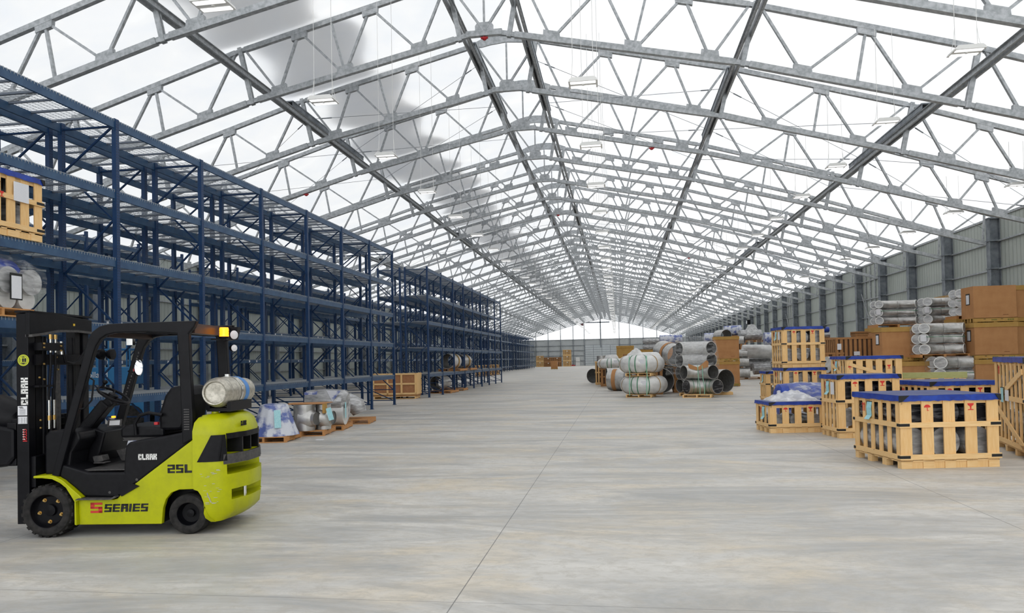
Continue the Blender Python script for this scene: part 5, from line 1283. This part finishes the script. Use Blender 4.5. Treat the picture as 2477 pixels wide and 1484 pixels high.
MB().path([(-.50,.3,.45),(.42,.3,.45)], .42, 24).build('inner_bulk', M['greywrap'], t, smooth=True)
MB().prism([(.05,.90),(.42,.88),(.20,.60)], -.315, -.31).build('blue_patch', M['bluewrap'], t)
MB().prism([(-.52,.86),(-.18,.88),(-.20,.80),(-.52,.79)], -.30, -.295).build('blue_patch', M['bluewrap'], t)
MB().box(.50,.505,-.22,-.10,.18,.58).build('document_tag', M['paperblue'], t)
pallet('pallet', 'orange pallet farthest along, right behind the big wrapped tee', 1.0, 1.1, (-7.9,19.2,0), rad(10)); 
t = thing('wrapped_elbow', 'grey wrapped fitting half hidden behind the big wrapped tee', 'pipe fitting', (-7.35,19.7,.13), rad(8)); MB().path([(-.5,0,.42),(-.25,0,.44),(-.05,0,.36),(.03,0,.16)], [.3,.3,.26,.2], 24).build('body', M['greywrap'], t, smooth=True)
tag(MB().box(0,.16,0,.10,0,.008).build('paper_scrap', M['paper'], loc=(-6.75,15.35,.0)), 'crumpled white scrap of paper on the floor near the tees', 'paper')
# blue white cylinder behind the forklift
pl_ = gp(300, 1092); pallet('pallet', 'pallet under the blue striped cylinder seen through the forklift', 1.0, 1.0, (-8.75,10.6,0), rad(8)); t = pipe('wrapped_drum', 'blue and white striped wrapped cylinder seen through the forklift cab', (-8.3,10.75,.42), (-8.05,11.7,.42), .29, M['bluewrap'], cap=True, cat='pipe fitting')
MB().box(-.12,.18,-.25,.4,.285,.295).build('document_sheet', M['paperblue'], t)
# plywood crate between the racks
t = brown('red plywood crate with pine frame on the floor between the aisle racks', 2.1, 1.1, 1.08, (-11.5,33.3-1.9,.12), rad(6), 4, False, 2, None, True, name='plywood_crate')
t.location = (-11.45, 32.55, .13); t.rotation_euler = (0,0,rad(4))
for x in (0,): MB().box(2.1,2.12,.0,1.1,.08,1.08).build('pine_side', M['pine'], t)
pallet('pallet', 'pale pallet under the red plywood crate', 2.0, 1.05, (-11.4,32.55,0), rad(4), M['pine'])
# loads on the racks
crate('slatted crate with blue cover up on the second highest shelf at the left edge', 1.0, 1.7, .96, (-9.10,10.13,3.722), rad(-90), 4, 5, sheet=False, marks=False, group=None) if False else None
cr = crate('slatted crate with blue cover high on the nearest rack, left edge', 1.95, 1.0, .98, (-8.98,8.22,3.722), rad(90), 8, 5, sheet=False, tagc=None, marks=False, group=None)
MB().box(1.38,1.66,-.03,-.024,.55,.84).build('document_sheet', M['paper'], cr); MB().box(.75,1.0,-.03,-.024,.5,.86).build('document_sheet', M['paperblue'], cr)
mb = MB(); arrows(mb, .14, 0); mb.v = [(b+1.15, -.026, c+.74) for a, b, c in mb.v]; mb.build('arrow_stencil', M['red'], cr); shifted(goblet, 1.17, .60, .08, -.026).build('goblet_stencil', M['red'], cr)
pallet('pallet', 'orange pallet under the blue film bundle on the nearest rack', 1.15, 1.0, (-8.98,8.85,2.512), rad(90)) 
t = thing('pipe_bundle', 'pipes bundled in blue and clear film on the nearest rack shelf', 'pipe bundle', (-9.0,8.7,2.642), rad(90))
for i in range(4): MB().path([(.15+i*.36,.05,.15),(.15+i*.36,.9,.15)], .16, 20).build('lower_pipe', M['whitewrap'], t, smooth=True)
for i in range(3): 
    o = MB().path([(.40+i*.42,-.03,.42),(.40+i*.42,.9,.42)], .20, 24).build('upper_pipe', M['greywrap'], t, smooth=True)
MB().path([(-.1,.3,.42),(.1,.3,.45),(1.2,.3,.46),(1.55,.3,.40),(1.72,.3,.3)], [.3,.38,.39,.32,.14], 22).build('film', M['filmlight'], t, smooth=True)
MB().path([(-.3,.34,.48),(.5,.34,.50),(1.1,.36,.48),(1.5,.4,.38)], [.32,.34,.31,.16], 24).build('tarp', M['tarp'], t, smooth=True)
MB().box(.78,1.0,-.09,-.08,.12,.52).build('tag_pouch', M['black_flat'], t); MB().box(.80,.98,-.095,-.09,.14,.48).build('document_sheet', M['paper'], t)
# rack two loads
for i, (Y, z, lab) in enumerate(((40.6,1.155,'lower shelf, nearer'),(43.6,1.155,'lower shelf, farther'),(38.2,0,'floor, nearer'),(41.4,0,'floor, farther'))):
    pallet('pallet', 'orange pallet in the second aisle rack, %s' % lab, 1.3, 1.9 if i != 3 else 1.2, (-10.2,Y-.4,z+.005), 0)
p_ = [(-9.75,40.5,1.155+.13+.44,.44,'whitewrap'),(-9.7,43.4,1.155+.13+.42,.42,'stainless'),(-9.85,38.3,.13+.40,.40,'stainless')]
for i, (x, Y, z, r, m) in enumerate(p_):
    t = pipe('pipe', ['white wrapped pipe on the lower shelf of the second aisle rack','banded steel pipe farther along the lower shelf of the second rack','open stainless elbow on the floor under the second aisle rack'][i], (x,Y,z+.01), (x+.15,Y+1.3,z+.01), r, M[m], cat='pipe')
    if i < 2: MB().path([(.10,.75,0),(.12,.95,0)], r+.01, 24, caps=False).build('cardboard_band', M['cardy'], t, smooth=True)
# crates by the third racks
for i in range(5):
    Y = 78+i*2.4; brown('pine crate in the row before the distant left racks, %s from the camera' % ORD[i], 1.0, 1.1, 1.25, (-15.6,Y,0), 0, 5, True, 2, M['pine'])
# crates at the far wall
k = 0
for (u0, u1, n_, nm) in ((1297,1316,2,'left'),(1316,1337,1,'middle left'),(1337,1359,1,'middle right'),(1362,1383,3,'right')):
    Y = 176.; x0 = py(u0, 880, Y).x; x1 = py(u1, 880, Y).x; hh = 2.1
    for i in range(n_ if n_ != 1 else 2):
        h_ = 1.36 if n_ > 1 else 1.15
        brown('slatted crate in the %s stack at the far wall, %s layer' % (nm, ('lowest','second','third')[i]), x1-x0-.1, 1.3, h_-.02, (x0,Y,i*h_), 0, 6, True, 1, M['pine'] if n_ > 1 else None)
b_ = gp(1340, 895); b0 = gp(1333, 894)
gaylord('lone cardboard box standing in the open before the far crates', 1.0*1.1, 1.1, 1.5, (b0.x, b0.y, 0), 0, lid=False, print_=False, tagp=False)
# blue lift behind the racks
q = Vector((-14.6,18.9,0)); t = thing('boom_lift', 'bright blue access lift parked behind the racks, seen through the forklift mast', 'lift', q, rad(8))
BL = simple('lift_blue', (.02,.16,.36), .4); 
MB().box(-1.1,1.3,-.5,.5,.35,1.1).build('chassis', BL, t, bevel=.03); MB().box(-.6,.9,-.52,.45,1.25,1.75).build('platform_panel', BL, t, bevel=.02)
mb = MB()
for x in (-.6,0,.3,.9):
    for y in (-.5,.45): mb.tube((x,y,1.7),(x,y,2.75),.022)
for z in (2.25,2.75): mb.path([(-.6,-.5,z),(.9,-.5,z),(.9,.45,z),(-.6,.45,z)], .022, 6, closed=True)
mb.build('guard_rail', BL, t)
for x in (-.8,.95):
    for y in (-.55,.45): MB().lathe([(.33,0),(.33,.18)], 20, RM(-PI/2,0,0,(x,y,.33))).build('wheel', M['rubber'], t)
text_mesh('lettering', 'Holland', .24, M['white'], t, (-.45,-.545,1.46))
# pallets stacked behind the racks
for i in range(5): pallet('pallet', 'brown pallet in the low stack beyond the near racks, layer %s from the floor' % ORD[i], 1.2, 1.0, (-15.2,46.,i*.135), 0, group='stacked brown pallets beyond the racks')
# ------------------------------------------------------------------ light
sc = bpy.context.scene
w = bpy.data.worlds.new('overcast'); sc.world = w; w.use_nodes = True; nt = w.node_tree; nt.nodes.clear()
out = nt.nodes.new('ShaderNodeOutputWorld'); bg = nt.nodes.new('ShaderNodeBackground'); bg.inputs[0].default_value = (.965,.985,1.,1); bg.inputs[1].default_value = 2.25
nt.links.new(bg.outputs[0], out.inputs[0])
sd = bpy.data.lights.new('sun', 'SUN'); sd.energy = 2.0; sd.angle = rad(25); sd.color = (1.,.97,.93)
so = bpy.data.objects.new('sun', sd); C.objects.link(so); so.rotation_euler = Vector((-1.4, -.4, -.9)).to_track_quat('-Z', 'Y').to_euler()
vs = sc.view_settings; vs.view_transform = 'Standard'; vs.look = 'None'; vs.gamma = 1; vs.use_curve_mapping = False; vs.exposure = .12
cy = sc.cycles; cy.max_bounces = 6; cy.diffuse_bounces = 4; cy.glossy_bounces = 2; cy.transmission_bounces = 4; cy.transparent_max_bounces = 10
cy.caustics_reflective = False; cy.caustics_refractive = False; cy.sample_clamp_indirect = 6
